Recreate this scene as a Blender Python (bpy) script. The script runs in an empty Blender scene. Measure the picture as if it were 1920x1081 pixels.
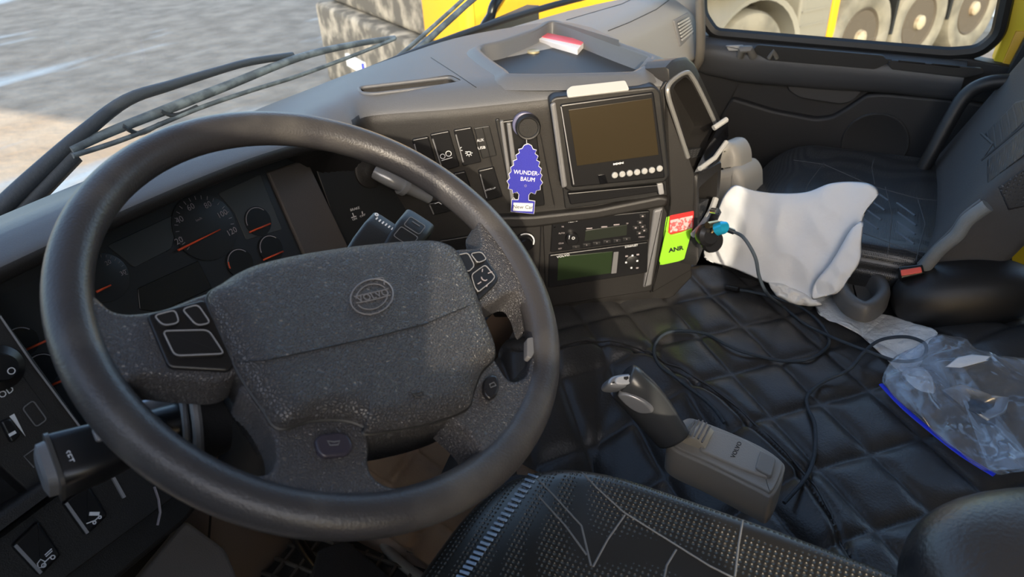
import bpy, bmesh, math, random
from mathutils import Vector as V, Matrix as M
from mathutils import noise as NZ
random.seed(4)
SC = bpy.context.scene
COL = SC.collection
PI = math.pi
sin, cos = math.sin, math.cos

# ---------------------------------------------------------------- camera
YAW, PIT, ROL, FPX = 1.045, .566, -.057, 1308.0
_F = V((sin(YAW)*cos(PIT), cos(YAW)*cos(PIT), -sin(PIT)))
_R = V((cos(YAW), -sin(YAW), 0)); _U = _R.cross(_F)
_R, _U = _R*cos(ROL)+_U*sin(ROL), -_R*sin(ROL)+_U*cos(ROL)
cd = bpy.data.cameras.new('camera'); cam = bpy.data.objects.new('camera', cd); COL.objects.link(cam)
cd.sensor_width = 36; cd.lens = FPX/1920*36; cd.clip_start = .02; cd.clip_end = 400
cam.matrix_world = M(((_R.x, _U.x, -_F.x, 0), (_R.y, _U.y, -_F.y, 0), (_R.z, _U.z, -_F.z, 0), (0, 0, 0, 1)))
cd.dof.use_dof = True; cd.dof.focus_distance = .95; cd.dof.aperture_fstop = 8
SC.camera = cam
# ---------------------------------------------------------------- light
SUN_DIR = V((-.80, -.46, .38)).normalized()     # towards the sun: low, behind and to the driver's side
SKY_STRENGTH = 0.60
SUN_STRENGTH = 4.0
w = bpy.data.worlds.new('sky'); SC.world = w; w.use_nodes = True
nt = w.node_tree; bg = nt.nodes['Background']
sky = nt.nodes.new('ShaderNodeTexSky'); sky.sky_type = 'NISHITA'; sky.sun_disc = False
sky.sun_elevation = math.asin(SUN_DIR.z); sky.sun_rotation = math.atan2(SUN_DIR.x, SUN_DIR.y)
sky.air_density = 1.0; sky.dust_density = 2.0
nt.links.new(sky.outputs[0], bg.inputs[0]); bg.inputs[1].default_value = SKY_STRENGTH
sl = bpy.data.lights.new('sun', 'SUN'); sl.energy = SUN_STRENGTH; sl.angle = .012; sl.color = (1, .86, .66)
so = bpy.data.objects.new('sun', sl); COL.objects.link(so)
so.rotation_euler = SUN_DIR.to_track_quat('Z', 'Y').to_euler()
SC.view_settings.view_transform = 'Standard'; SC.view_settings.look = 'None'
SC.view_settings.gamma = 1; SC.view_settings.use_curve_mapping = False
SC.view_settings.exposure = 0.0

# ---------------------------------------------------------------- helpers
def ray(x, y): return _F+_R*((x-960)/FPX)-_U*((y-540.5)/FPX)
class Fr:                                           # a plane in the cab with its own axes
    def __init__(s, O, U, N):
        s.O = V(O); s.N = V(N).normalized(); U = V(U); s.U = (U-s.N*U.dot(s.N)).normalized(); s.V = s.N.cross(s.U)
    def at(s, x, y, d=0):
        r = ray(x, y); t = ((s.O+s.N*d).dot(s.N))/r.dot(s.N); p = r*t-s.O
        return (p.dot(s.U), p.dot(s.V))
    def w(s, u, v, d=0): return s.O+s.U*u+s.V*v+s.N*d
    def p(s, x, y, d=0): return s.w(*s.at(x, y, d), d)
    def poly(s, pts, d=0): return [s.at(x, y, d) for x, y in pts]
    def mat(s): return M(((s.U.x, s.V.x, s.N.x, s.O.x), (s.U.y, s.V.y, s.N.y, s.O.y), (s.U.z, s.V.z, s.N.z, s.O.z), (0, 0, 0, 1)))
def XP(x, y, v): r = ray(x, y); return r*(v/r.x)
def YP(x, y, v): r = ray(x, y); return r*(v/r.y)
def ZP(x, y, v): r = ray(x, y); return r*(v/r.z)
def onsurf(x, y, fn, lift=0, t0=.5, t1=2.6):         # where a sight line meets the surface z = fn(x, y)
    r = ray(x, y); a = t0; n = 300; prev = None
    for i in range(n+1):
        t = t0+(t1-t0)*i/n; p = r*t; g = p.z-(fn(p.x, p.y)+lift)
        if g <= 0 and prev is not None:
            lo, hi = prev, t
            for _ in range(20):
                m = (lo+hi)/2; q = r*m
                if q.z-(fn(q.x, q.y)+lift) > 0: lo = m
                else: hi = m
            return r*hi
        prev = t
    return ZP(x, y, -.79+lift)
def empty(name, loc=(0, 0, 0)):
    o = bpy.data.objects.new(name, None); o.location = loc; o.empty_display_size = .05; COL.objects.link(o); return o
def tag(o, label=None, cat=None, group=None, kind=None):
    if label: o['label'] = label
    if cat: o['category'] = cat
    if group: o['group'] = group
    if kind: o['kind'] = kind
    return o
def thing(name, label, cat, loc=(0, 0, 0), group=None): return tag(empty(name, loc), label, cat, group)
def wloc(o):
    l = V(o.location) if o.type == 'EMPTY' else V((0, 0, 0))
    return l
def par(o, p):
    if p is not None:
        o.parent = p
        if p.type == 'EMPTY': o.matrix_parent_inverse = M.Translation(-V(p.location))
    return o
def mk(name, vs, fs, m, p=None, smooth=True, sharp=40):
    me = bpy.data.meshes.new(name); me.from_pydata([tuple(v) for v in vs], [], fs)
    bm = bmesh.new(); bm.from_mesh(me); bmesh.ops.remove_doubles(bm, verts=bm.verts, dist=1e-6); bmesh.ops.recalc_face_normals(bm, faces=bm.faces)
    bm.to_mesh(me); bm.free()
    if smooth:
        me.polygons.foreach_set('use_smooth', [True]*len(me.polygons))
        if sharp: me.set_sharp_from_angle(angle=math.radians(sharp))
    for pl in me.polygons:
        if len(pl.vertices) > 7: pl.use_smooth = False
    me.materials.append(m)
    o = bpy.data.objects.new(name, me); COL.objects.link(o)
    return par(o, p)
class MB:
    def __init__(s): s.v = []; s.f = []
    def add(s, vs, fs):
        k = len(s.v); s.v += list(vs); s.f += [tuple(i+k for i in f) for f in fs]; return s
    def build(s, name, m, p=None, smooth=True, sharp=40): return mk(name, s.v, s.f, m, p, smooth, sharp)
def cr(pts, n=6, closed=True):                       # smooth line through the points
    out = []; L = len(pts); D = len(pts[0])
    rng = range(L) if closed else range(L-1)
    for i in rng:
        g = (lambda k: pts[k % L]) if closed else (lambda k: pts[max(0, min(L-1, k))])
        a, b, c, d = g(i-1), g(i), g(i+1), g(i+2)
        for j in range(n):
            t = j/n
            out.append(tuple(.5*(2*b[q]+(c[q]-a[q])*t+(2*a[q]-5*b[q]+4*c[q]-d[q])*t*t+(3*b[q]-a[q]-3*c[q]+d[q])*t**3) for q in range(D)))
    if not closed: out.append(tuple(pts[-1]))
    return out
def rnd(pts, r, n=5):                                # polygon with rounded corners
    out = []; L = len(pts)
    for i in range(L):
        a, b, c = (V(pts[i-1]).to_2d() if 0 else V(pts[i-1][:2]), V(pts[i][:2]), V(pts[(i+1) % L][:2]))
        rr = min(r, (a-b).length*.45, (c-b).length*.45)
        p, q = b+(a-b).normalized()*rr, b+(c-b).normalized()*rr
        for j in range(n+1):
            t = j/n; out.append(tuple(p*(1-t)**2+b*2*t*(1-t)+q*t*t))
    return out
def rect(w, h, cx=0, cy=0): return [(cx-w/2, cy-h/2), (cx+w/2, cy-h/2), (cx+w/2, cy+h/2), (cx-w/2, cy+h/2)]
def area(p): return sum(p[i-1][0]*p[i][1]-p[i][0]*p[i-1][1] for i in range(len(p)))/2
def inset(pts, r):
    if area(pts) < 0: pts = pts[::-1]
    out = []; L = len(pts)
    for i in range(L):
        a, b, c = V(pts[i-1]), V(pts[i]), V(pts[(i+1) % L])
        e, f = b-a, c-b
        if e.length < 1e-9: e = f
        if f.length < 1e-9: f = e
        t = (e.normalized()+f.normalized())
        if t.length < 1e-6: t = e
        t.normalize(); out.append(tuple(b+V((-t.y, t.x))*r))
    return out
def slab_mb(mb, fr, o, d0, d1, r=.002, n=3, dome=0):
    if area(o) < 0: o = o[::-1]
    rings = [(o, d0)]
    for i in range(n+1):
        a = PI/2*i/n; rings.append((inset(o, r*(1-cos(a))) if i else o, d1-r*(1-sin(a))))
    if dome:
        cx = sum(p[0] for p in o)/len(o); cy = sum(p[1] for p in o)/len(o); base = rings[-1][0]
        for k in range(1, 7):
            s = 1-k/7*.97; rings.append(([(cx+(x-cx)*s, cy+(y-cy)*s) for x, y in base], d1+dome*(1-s*s)))
    L = len(o); vs = []; fs = []
    for pts, d in rings: vs += [fr.w(x, y, d) for x, y in pts]
    for k in range(len(rings)-1):
        for i in range(L):
            j = (i+1) % L; fs.append((k*L+i, k*L+j, (k+1)*L+j, (k+1)*L+i))
    fs.append(tuple(range((len(rings)-1)*L, len(rings)*L))); fs.append(tuple(reversed(range(L))))
    mb.add(vs, fs); return mb
def slab(name, fr, o, d0, d1, m, p=None, r=.002, n=3, dome=0, sharp=50):
    return slab_mb(MB(), fr, o, d0, d1, r, n, dome).build(name, m, p, True, sharp)
def sweep_mb(mb, pts, rad, n=10, closed=False, flat=1.0, up=None):
    pts = [V(p) for p in pts]; L = len(pts); vs = []; fs = []
    nrm = None; frames = []
    for i in range(L):
        a = pts[i-1] if (i or closed) else pts[0]; b = pts[(i+1) % L] if (closed or i < L-1) else pts[-1]
        t = (b-a).normalized()
        if nrm is None:
            nrm = V(up) if up else (V((0, 0, 1)) if abs(t.z) < .9 else V((1, 0, 0)))
        if up: nrm = V(up)
        nrm = (nrm-t*nrm.dot(t)).normalized(); frames.append((t, nrm.copy(), t.cross(nrm)))
    for i, (t, a, b) in enumerate(frames):
        r = rad(i/(L-1)) if callable(rad) else rad
        for k in range(n):
            th = 2*PI*k/n; vs.append(pts[i]+a*cos(th)*r*flat+b*sin(th)*r)
    rng = L if closed else L-1
    for i in range(rng):
        for k in range(n):
            i2 = (i+1) % L; k2 = (k+1) % n; fs.append((i*n+k, i*n+k2, i2*n+k2, i2*n+k))
    if not closed: fs += [tuple(reversed(range(n))), tuple(range((L-1)*n, L*n))]
    mb.add(vs, fs); return mb
def tube(name, pts, rad, m, p=None, n=10, closed=False, flat=1.0, up=None, sm=5):
    q = cr([tuple(a) for a in pts], sm, closed) if sm else pts
    return sweep_mb(MB(), q, rad, n, closed, flat, up).build(name, m, p, True, 60)
def lathe_mb(mb, fr, u, v, prof, n=32, d=0):         # prof: (radius, height) about the plane's normal
    L = len(prof); vs = []; fs = []
    for r, h in prof:
        for k in range(n):
            a = 2*PI*k/n; vs.append(fr.w(u+r*cos(a), v+r*sin(a), h+d))
    for i in range(L-1):
        for k in range(n):
            k2 = (k+1) % n; fs.append((i*n+k, i*n+k2, (i+1)*n+k2, (i+1)*n+k))
    fs += [tuple(range((L-1)*n, L*n)), tuple(reversed(range(n)))]
    mb.add(vs, fs); return mb
def lathe(name, fr, u, v, prof, m, p=None, n=32, sharp=40): return lathe_mb(MB(), fr, u, v, prof, n).build(name, m, p, True, sharp)
def strip_mb(mb, fr, pts, wd, d, th=.0004, closed=False):
    L = len(pts); vs = []; fs = []
    for i in range(L):
        a = V(pts[i-1] if (i or closed) else pts[i]); b = V(pts[(i+1) % L] if (closed or i < L-1) else pts[i])
        t = (b-a).normalized(); n = V((-t.y, t.x))*wd/2; c = V(pts[i])
        for q, dd in ((c+n, d), (c-n, d), (c-n, d-th), (c+n, d-th)): vs.append(fr.w(q.x, q.y, dd))
    for i in range(L if closed else L-1):
        j = (i+1) % L
        for k in range(4): fs.append((i*4+k, i*4+(k+1) % 4, j*4+(k+1) % 4, j*4+k))
    if not closed: fs += [(0, 1, 2, 3), ((L-1)*4+3, (L-1)*4+2, (L-1)*4+1, (L-1)*4)]
    mb.add(vs, fs); return mb
def circ(u, v, r, n=20, a0=0, a1=2*PI, full=True):
    k = n if full else n-1
    return [(u+r*cos(a0+(a1-a0)*i/k), v+r*sin(a0+(a1-a0)*i/k)) for i in range(n)]
def strips(name, fr, lines, wd, d, m, p=None, th=.0004):   # lines: (points, closed)
    mb = MB()
    for pts, c in lines: strip_mb(mb, fr, pts, wd, d, th, c)
    return mb.build(name, m, p, False)
def text(name, s, fr, u, v, d, size, m, p=None, rot=0, ext=.0002, align='CENTER', sx=1.0, bold=0):
    c = bpy.data.curves.new(name, 'FONT'); c.body = s; c.size = size; c.extrude = ext; c.align_x = align; c.align_y = 'CENTER'; c.resolution_u = 2
    c.offset = bold
    c.materials.append(m)
    t = bpy.data.objects.new('tmp', c); COL.objects.link(t)
    bpy.context.view_layer.update()
    me = bpy.data.meshes.new_from_object(t); bpy.data.objects.remove(t)
    mt = fr.mat() @ M.Translation((u, v, d)) @ M.Rotation(rot, 4, 'Z') @ M.Diagonal((sx, 1, 1, 1))
    me.transform(mt); me.name = name
    if not me.materials: me.materials.append(m)
    o = bpy.data.objects.new(name, me); COL.objects.link(o)
    return par(o, p)
def ptext(name, s, fr, p0, p1, d, size, m, p=None, **k):    # centred between two pixels' points, along them
    a, b = V(fr.at(*p0, d)), V(fr.at(*p1, d)); c = (a+b)/2
    o = text(name, s, fr, 0, 0, 0, size, m, None, **k)
    xs = [fr.mat().inverted() @ v.co for v in o.data.vertices]
    wd = max(x.x for x in xs)-min(x.x for x in xs); sx = (b-a).length/wd
    mt = fr.mat() @ M.Translation((c.x, c.y, d)) @ M.Rotation(math.atan2(b.y-a.y, b.x-a.x), 4, 'Z') @ M.Diagonal((sx, 1, 1, 1)) @ fr.mat().inverted()
    o.data.transform(mt); return par(o, p)
def grid(name, fn, nu, nv, m, p=None, closed_u=False, sharp=0):
    vs = [V(fn(i/(nu-1), j/(nv-1))) for i in range(nu) for j in range(nv)]
    fs = [(i*nv+j, (i+1)*nv+j, (i+1)*nv+j+1, i*nv+j+1) for i in range(nu-1) for j in range(nv-1)]
    return mk(name, vs, fs, m, p, True, sharp)
def solid(o, th, off=-1):
    md = o.modifiers.new('thickness', 'SOLIDIFY'); md.thickness = th; md.offset = off; return o
def box_mb(mb, fr, u0, u1, v0, v1, d0, d1, r=.003):
    return slab_mb(mb, fr, rnd([(u0, v0), (u1, v0), (u1, v1), (u0, v1)], r*2, 3), d0, d1, r)
def loft(name, rings, m, p=None, closed=True, caps=True, sharp=0):
    L = len(rings[0]); vs = [V(q) for r in rings for q in r]; fs = []
    for i in range(len(rings)-1):
        for k in range(L if closed else L-1):
            k2 = (k+1) % L; fs.append((i*L+k, i*L+k2, (i+1)*L+k2, (i+1)*L+k))
    if caps and closed: fs += [tuple(reversed(range(L))), tuple(range((len(rings)-1)*L, len(rings)*L))]
    return mk(name, vs, fs, m, p, True, sharp)

# ---------------------------------------------------------------- materials
MATS = {}
def mat(name, col, rough=.5, bump=None, metal=0, spec=.5, var=None, coat=0, alpha=None, trans=0, sheen=0, emis=None, extra=None):
    m = bpy.data.materials.new(name); m.use_nodes = True; t = m.node_tree; b = t.nodes['Principled BSDF']
    b.inputs['Base Color'].default_value = (*col, 1); b.inputs['Roughness'].default_value = rough
    b.inputs['Metallic'].default_value = metal; b.inputs['Specular IOR Level'].default_value = spec
    b.inputs['Coat Weight'].default_value = coat; b.inputs['Transmission Weight'].default_value = trans
    if alpha is not None: b.inputs['Alpha'].default_value = alpha
    if emis: b.inputs['Emission Color'].default_value = (*emis[0], 1); b.inputs['Emission Strength'].default_value = emis[1]
    g = t.nodes.new('ShaderNodeNewGeometry')
    if bump:                                            # (kind, scale, strength)
        k, sc, st = bump
        if k == 'voronoi':
            n = t.nodes.new('ShaderNodeTexVoronoi'); n.feature = 'DISTANCE_TO_EDGE'; n.inputs['Scale'].default_value = sc; out = n.outputs['Distance']
            mr = t.nodes.new('ShaderNodeMapRange'); mr.inputs[1].default_value = 0; mr.inputs[2].default_value = .18
            t.links.new(out, mr.inputs[0]); out = mr.outputs[0]
            nz = t.nodes.new('ShaderNodeTexNoise'); nz.inputs['Scale'].default_value = sc*.35; nz.inputs['Detail'].default_value = 2
            mx = t.nodes.new('ShaderNodeMix'); mx.data_type = 'VECTOR'; mx.inputs[0].default_value = .0025
            t.links.new(g.outputs['Position'], mx.inputs[4]); t.links.new(nz.outputs['Color'], mx.inputs[5]); t.links.new(g.outputs['Position'], nz.inputs['Vector'])
            t.links.new(mx.outputs[1], n.inputs['Vector'])
        elif k == 'dots':
            n = t.nodes.new('ShaderNodeTexVoronoi'); n.inputs['Scale'].default_value = sc; n.inputs['Randomness'].default_value = .0
            mr = t.nodes.new('ShaderNodeMapRange'); mr.inputs[1].default_value = .2; mr.inputs[2].default_value = .4
            t.links.new(n.outputs['Distance'], mr.inputs[0]); out = mr.outputs[0]; t.links.new(g.outputs['Position'], n.inputs['Vector'])
            dm = t.nodes.new('ShaderNodeMix'); dm.data_type = 'RGBA'; dm.inputs[6].default_value = (*[min(1, c*2.3) for c in col], 1); dm.inputs[7].default_value = (*[c*.75 for c in col], 1)
            t.links.new(out, dm.inputs[0]); t.links.new(dm.outputs[2], b.inputs['Base Color'])
        else:
            n = t.nodes.new('ShaderNodeTexNoise'); n.inputs['Scale'].default_value = sc; n.inputs['Detail'].default_value = 4; out = n.outputs['Fac']
            t.links.new(g.outputs['Position'], n.inputs['Vector'])
        bp = t.nodes.new('ShaderNodeBump'); bp.inputs['Strength'].default_value = st; bp.inputs['Distance'].default_value = .0015 if k != 'big' else .02
        t.links.new(out, bp.inputs['Height']); t.links.new(bp.outputs[0], b.inputs['Normal'])
    if var:                                             # (scale, second colour, low, high)
        sc, c2, lo, hi = var
        n = t.nodes.new('ShaderNodeTexNoise'); n.inputs['Scale'].default_value = sc; n.inputs['Detail'].default_value = 6
        t.links.new(g.outputs['Position'], n.inputs['Vector'])
        mr = t.nodes.new('ShaderNodeMapRange'); mr.inputs[1].default_value = lo; mr.inputs[2].default_value = hi
        mx = t.nodes.new('ShaderNodeMix'); mx.data_type = 'RGBA'; mx.inputs[6].default_value = (*col, 1); mx.inputs[7].default_value = (*c2, 1)
        t.links.new(n.outputs['Fac'], mr.inputs[0]); t.links.new(mr.outputs[0], mx.inputs[0]); t.links.new(mx.outputs[2], b.inputs['Base Color'])
    MATS[name] = m; return m
def glassy(name, tint, gloss, rough=.02, opacity=0, milk=(.8, .85, .9)):   # thin clear sheet
    m = bpy.data.materials.new(name); m.use_nodes = True; t = m.node_tree; t.nodes.clear()
    o = t.nodes.new('ShaderNodeOutputMaterial'); tr = t.nodes.new('ShaderNodeBsdfTransparent'); tr.inputs[0].default_value = (*tint, 1)
    gl = t.nodes.new('ShaderNodeBsdfGlossy'); gl.inputs['Roughness'].default_value = rough
    lw = t.nodes.new('ShaderNodeLayerWeight'); lw.inputs[0].default_value = .5
    pw = t.nodes.new('ShaderNodeMath'); pw.operation = 'POWER'; pw.inputs[1].default_value = 4; t.links.new(lw.outputs['Facing'], pw.inputs[0])
    fr = t.nodes.new('ShaderNodeMath'); fr.operation = 'MULTIPLY_ADD'; fr.inputs[1].default_value = gloss[1]; fr.inputs[2].default_value = gloss[0]; t.links.new(pw.outputs[0], fr.inputs[0])
    a = t.nodes.new('ShaderNodeMixShader'); t.links.new(fr.outputs[0], a.inputs[0]); t.links.new(tr.outputs[0], a.inputs[1]); t.links.new(gl.outputs[0], a.inputs[2])
    df = t.nodes.new('ShaderNodeBsdfDiffuse'); df.inputs[0].default_value = (*milk, 1)
    b = t.nodes.new('ShaderNodeMixShader'); b.inputs[0].default_value = opacity
    t.links.new(a.outputs[0], b.inputs[1]); t.links.new(df.outputs[0], b.inputs[2]); t.links.new(b.outputs[0], o.inputs[0]); MATS[name] = m; return m
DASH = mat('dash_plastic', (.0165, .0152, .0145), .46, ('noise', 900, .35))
DASHTOP = mat('dash_top_skylit', (.105, .108, .115), .45, ('noise', 900, .35))  # paler blue-grey than the face: sky reflection put into the colour
PDARK = mat('dark_plastic', (.014, .014, .0145), .42, ('noise', 900, .25))
PBLACK = mat('black_plastic', (.010, .010, .011), .32)
PGLOSS = mat('gloss_black', (.006, .006, .007), .12)
PGREY = mat('grey_plastic', (.16, .16, .165), .45, ('noise', 700, .3))
WARMGREY = mat('warm_grey_plastic', (.085, .074, .069), .55, ('noise', 900, .4))
LGREY = mat('light_grey_plastic', (.38, .38, .37), .45, ('noise', 600, .3))
EDGE = mat('pale_edge', (.28, .28, .29), .35)  # pale grey for thin edge lines, ribs and clips
RIM = mat('wheel_leather', (.042, .040, .042), .35, ('noise', 450, .30), var=(9, (.085, .08, .075), .52, .68))
PAD = mat('hub_leather', (.062, .060, .062), .42, ('voronoi', 380, .9))
PAD2 = mat('spoke_leather', (.060, .058, .062), .40, ('voronoi', 420, .7))
WHITE = mat('white_print', (.75, .76, .78), .6)
GPRINT = mat('grey_print', (.34, .30, .31), .6)
ORANGE = mat('needle_orange', (.80, .10, .03), .5)
SCREEN = mat('screen_brown', (.030, .022, .011), .28)
LCD = mat('lcd_green', (.020, .034, .014), .30)
LCD2 = mat('lcd_dark_green', (.022, .026, .020), .25)
CHROME = mat('chrome', (.75, .75, .74), .18, metal=1)
SATIN = mat('satin_metal_plastic', (.30, .31, .33), .28, metal=.4)
SHIFT = mat('shift_bronze_grey', (.27, .255, .23), .38, ('noise', 500, .2))
BLUE = mat('tree_blue', (.020, .022, .33), .6, ('noise', 700, .5))
BLUEZ = mat('zip_blue', (.01, .03, .75), .35)
GREEN = mat('lime_rubber', (.30, .72, .03), .45)
RED = mat('card_red', (.55, .03, .03), .45)
PINK = mat('card_print_pink', (.75, .45, .45), .5, var=(140, (.75, .12, .12), .48, .52))
BREDR = mat('buckle_red', (.75, .10, .07), .4)
CYAN = mat('cyan_metal', (.02, .38, .62), .25, metal=.6)
PAPER = mat('white_sheet', (.72, .75, .79), .75, ('big', 22, .25))
TISSUE = mat('tissue', (.78, .78, .77), .8, ('big', 60, .3))
JUG = mat('milky_plastic', (.58, .55, .48), .4)
BOOK = mat('booklet_cover', (.75, .72, .72), .5)
CORD = mat('braided_cord', (.035, .05, .07), .55, ('noise', 1500, .8))
LEATHER = mat('quilted_leatherette', (.034, .033, .033), .36, ('noise', 260, .35))
LEATHS = mat('seat_leatherette', (.018, .018, .020), .36, ('noise', 300, .35))
PERF = mat('perforated_leatherette', (.022, .020, .017), .34, ('dots', 200, 1.0))
PERF2 = mat('perforated_seat_leather', (.028, .029, .031), .32, ('dots', 330, 1.0))
MESHF = mat('seat_mesh_fabric', (.05, .05, .052), .6, ('dots', 150, 1.2))
SEATG = mat('seat_grey_fabric', (.07, .068, .068), .8, ('noise', 500, .6))
GTRIM = mat('seat_grey_trim', (.20, .21, .21), .6, ('noise', 500, .5))
THREAD = mat('thread', (.15, .155, .16), .7)
THREADB = mat('blue_zigzag_thread', (.22, .33, .50), .4)
RUBBER = mat('rubber_mat', (.030, .028, .027), .7, ('noise', 200, .6), var=(30, (.11, .09, .07), .5, .7))
FLOORQ = mat('footwell_quilt', (.27, .19, .14), .55, ('noise', 300, .4))
TRAYMAT = mat('ribbed_mat', (.035, .036, .038), .55, ('dots', 300, 1.0))
YELLOW = mat('yellow_paint', (.80, .44, .01), .35, coat=.4)
YELLOWD = mat('yellow_body_paint', (.80, .62, .03), .4)
TYRE = mat('dusty_tyre', (.25, .22, .17), .85, ('noise', 30, .6), var=(3, (.13, .115, .09), .4, .65))
TRIMD = mat('tyre_tread', (.10, .095, .085), .85)
HUBM = mat('wheel_hub_paint', (.42, .36, .25), .6, var=(9, (.35, .25, .16), .5, .6))
WELL = mat('wheel_dish', (.09, .07, .05), .8)
DIRT = mat('dirty_bumper', (.10, .092, .08), .8, var=(5, (.34, .31, .26), .45, .65))
CHASS = mat('chassis_dirt', (.09, .08, .07), .8)
WIPER = mat('wiper_dusty', (.10, .115, .13), .55, ('noise', 200, .5), var=(30, (.20, .23, .25), .45, .6))
WIPER2 = mat('wiper_dark', (.05, .055, .065), .5, ('noise', 200, .5))
TARP = mat('cab_lining', (.24, .235, .225), .9)
SEAL = mat('rubber_seal', (.012, .012, .012), .5)
COIN = mat('coin_brass', (.55, .48, .30), .4, metal=.5)
GLASS = glassy('windscreen_glass', (.86, .90, .90), (.03, .35))
BAG = glassy('clear_bag', (.90, .92, .95), (.09, .5), .16, .06)
PLATEM = mat('plate_white', (.85, .85, .85), .5)
SNOW = mat('snow', (.85, .87, .9), .8, ('big', 10, .4))
def ground_mat():
    m = bpy.data.materials.new('mud_ground'); m.use_nodes = True; t = m.node_tree; b = t.nodes['Principled BSDF']; L = t.links.new
    g = t.nodes.new('ShaderNodeNewGeometry')
    def noise(sc, det=6, stretch=None):
        n = t.nodes.new('ShaderNodeTexNoise'); n.inputs['Scale'].default_value = sc; n.inputs['Detail'].default_value = det
        if stretch:
            mp = t.nodes.new('ShaderNodeMapping'); mp.inputs['Scale'].default_value = stretch[0]; mp.inputs['Rotation'].default_value = (0, 0, stretch[1])
            L(g.outputs['Position'], mp.inputs[0]); L(mp.outputs[0], n.inputs['Vector'])
        else: L(g.outputs['Position'], n.inputs['Vector'])
        return n.outputs['Fac']
    def rng(x, lo, hi):
        r = t.nodes.new('ShaderNodeMapRange'); r.inputs[1].default_value = lo; r.inputs[2].default_value = hi; L(x, r.inputs[0]); return r.outputs[0]
    def mix(f, a, c):
        x = t.nodes.new('ShaderNodeMix'); x.data_type = 'RGBA'; L(f, x.inputs[0])
        for s, v in ((6, a), (7, c)):
            if isinstance(v, tuple): x.inputs[s].default_value = (*v, 1)
            else: L(v, x.inputs[s])
        return x.outputs[2]
    shaded_mud = mix(rng(noise(2.2), .35, .65), (.15, .13, .105), (.24, .215, .18))
    sunlit_sand = mix(rng(noise(1.2), .4, .6), (.42, .30, .19), (.50, .38, .26))
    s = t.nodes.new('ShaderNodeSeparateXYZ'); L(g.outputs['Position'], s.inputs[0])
    # sunlit tan ground close to the cab, shaded grey beyond: light put into the colour
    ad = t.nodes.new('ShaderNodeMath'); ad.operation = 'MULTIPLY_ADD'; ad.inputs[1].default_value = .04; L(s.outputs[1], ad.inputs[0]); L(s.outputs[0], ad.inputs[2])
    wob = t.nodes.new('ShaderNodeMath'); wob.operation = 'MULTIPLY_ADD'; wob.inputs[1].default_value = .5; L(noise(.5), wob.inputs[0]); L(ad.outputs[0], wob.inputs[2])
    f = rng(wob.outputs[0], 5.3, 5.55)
    c = mix(f, sunlit_sand, shaded_mud)
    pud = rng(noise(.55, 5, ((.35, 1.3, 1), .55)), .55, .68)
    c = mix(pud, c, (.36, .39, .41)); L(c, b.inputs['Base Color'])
    rr = t.nodes.new('ShaderNodeMapRange'); rr.inputs[3].default_value = .8; rr.inputs[4].default_value = .25; L(pud, rr.inputs[0]); L(rr.outputs[0], b.inputs['Roughness'])
    bp = t.nodes.new('ShaderNodeBump'); bp.inputs['Strength'].default_value = .5; bp.inputs['Distance'].default_value = .05; L(noise(6), bp.inputs['Height']); L(bp.outputs[0], b.inputs['Normal'])
    return m
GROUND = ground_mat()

def rnd3(pts, rs, n=4):
    out = []; L = len(pts)
    for i in range(L):
        a, b, c = V(pts[i-1]), V(pts[i]), V(pts[(i+1) % L]); r = rs[i] if isinstance(rs, (list, tuple)) else rs
        rr1 = min(r, (a-b).length*.45); rr2 = min(r, (c-b).length*.45)
        p, q = b+(a-b).normalized()*rr1, b+(c-b).normalized()*rr2
        for j in range(n+1):
            t = j/n; out.append(p*(1-t)**2+b*2*t*(1-t)+q*t*t)
    return out
def cut(o, cutters):
    for c in cutters:
        md = o.modifiers.new('cut', 'BOOLEAN'); md.object = c; md.operation = 'DIFFERENCE'; md.solver = 'EXACT'
    bpy.context.view_layer.update()
    me = bpy.data.meshes.new_from_object(o.evaluated_get(bpy.context.evaluated_depsgraph_get()))
    o.modifiers.clear(); o.data = me
    me.polygons.foreach_set('use_smooth', [True]*len(me.polygons)); me.set_sharp_from_angle(angle=math.radians(35))
    for c in cutters: bpy.data.objects.remove(c)

GZ = -2.62
# ================================================================ the setting outside
def ground():
    fs = []; vs = []; n = 60
    def f(u, v):
        x = -10+u*70; y = -25+v*85
        return (x, y, GZ+.05*NZ.noise(V((x*.4, y*.4, 0)))-.03)
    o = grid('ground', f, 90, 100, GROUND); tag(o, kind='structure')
ground()

# ================================================================ cab shell
def cab_shell():
    FL = Fr((.9, -.1, -1.16), (1, 0, 0), (0, 0, 1))
    o = slab('floor', FL, rect(2.16, 2.1), -.04, 0, RUBBER); tag(o, kind='structure')
    o = slab('ceiling', Fr((.9, -.2, .62), (1, 0, 0), (0, 0, 1)), rect(2.3, 1.9), 0, .04, TARP); tag(o, kind='structure')
    o = slab('wall_back', Fr((.9, -1.12, -.25), (1, 0, 0), (0, 1, 0)), rect(2.3, 1.8), -.04, 0, TARP); tag(o, kind='structure')
    o = slab('wall_front', Fr((.9, 1.0, -.80), (1, 0, 0), (0, -1, 0)), rect(2.16, .78), -.04, 0, DASH); tag(o, kind='structure')
    # wall behind the driver's door opening
    o = slab('wall_left', Fr((-.22, -.92, -.25), (0, 1, 0), (1, 0, 0)), rect(.40, 1.75), -.04, 0, TARP); tag(o, kind='structure')
cab_shell()
o = slab('sun_block_panel', Fr((-.24, .40, -.52), (0, 1, 0), (1, 0, 0)), [(-.47, -.63), (.49, -.63), (.49, .62), (-.45, .62), (-.45, .44), (-.73, .44), (-.73, -.63)], -.03, 0, TARP); tag(o, kind='structure')  # unseen panel added and shaped to keep the sun off the wheel and dash

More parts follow.
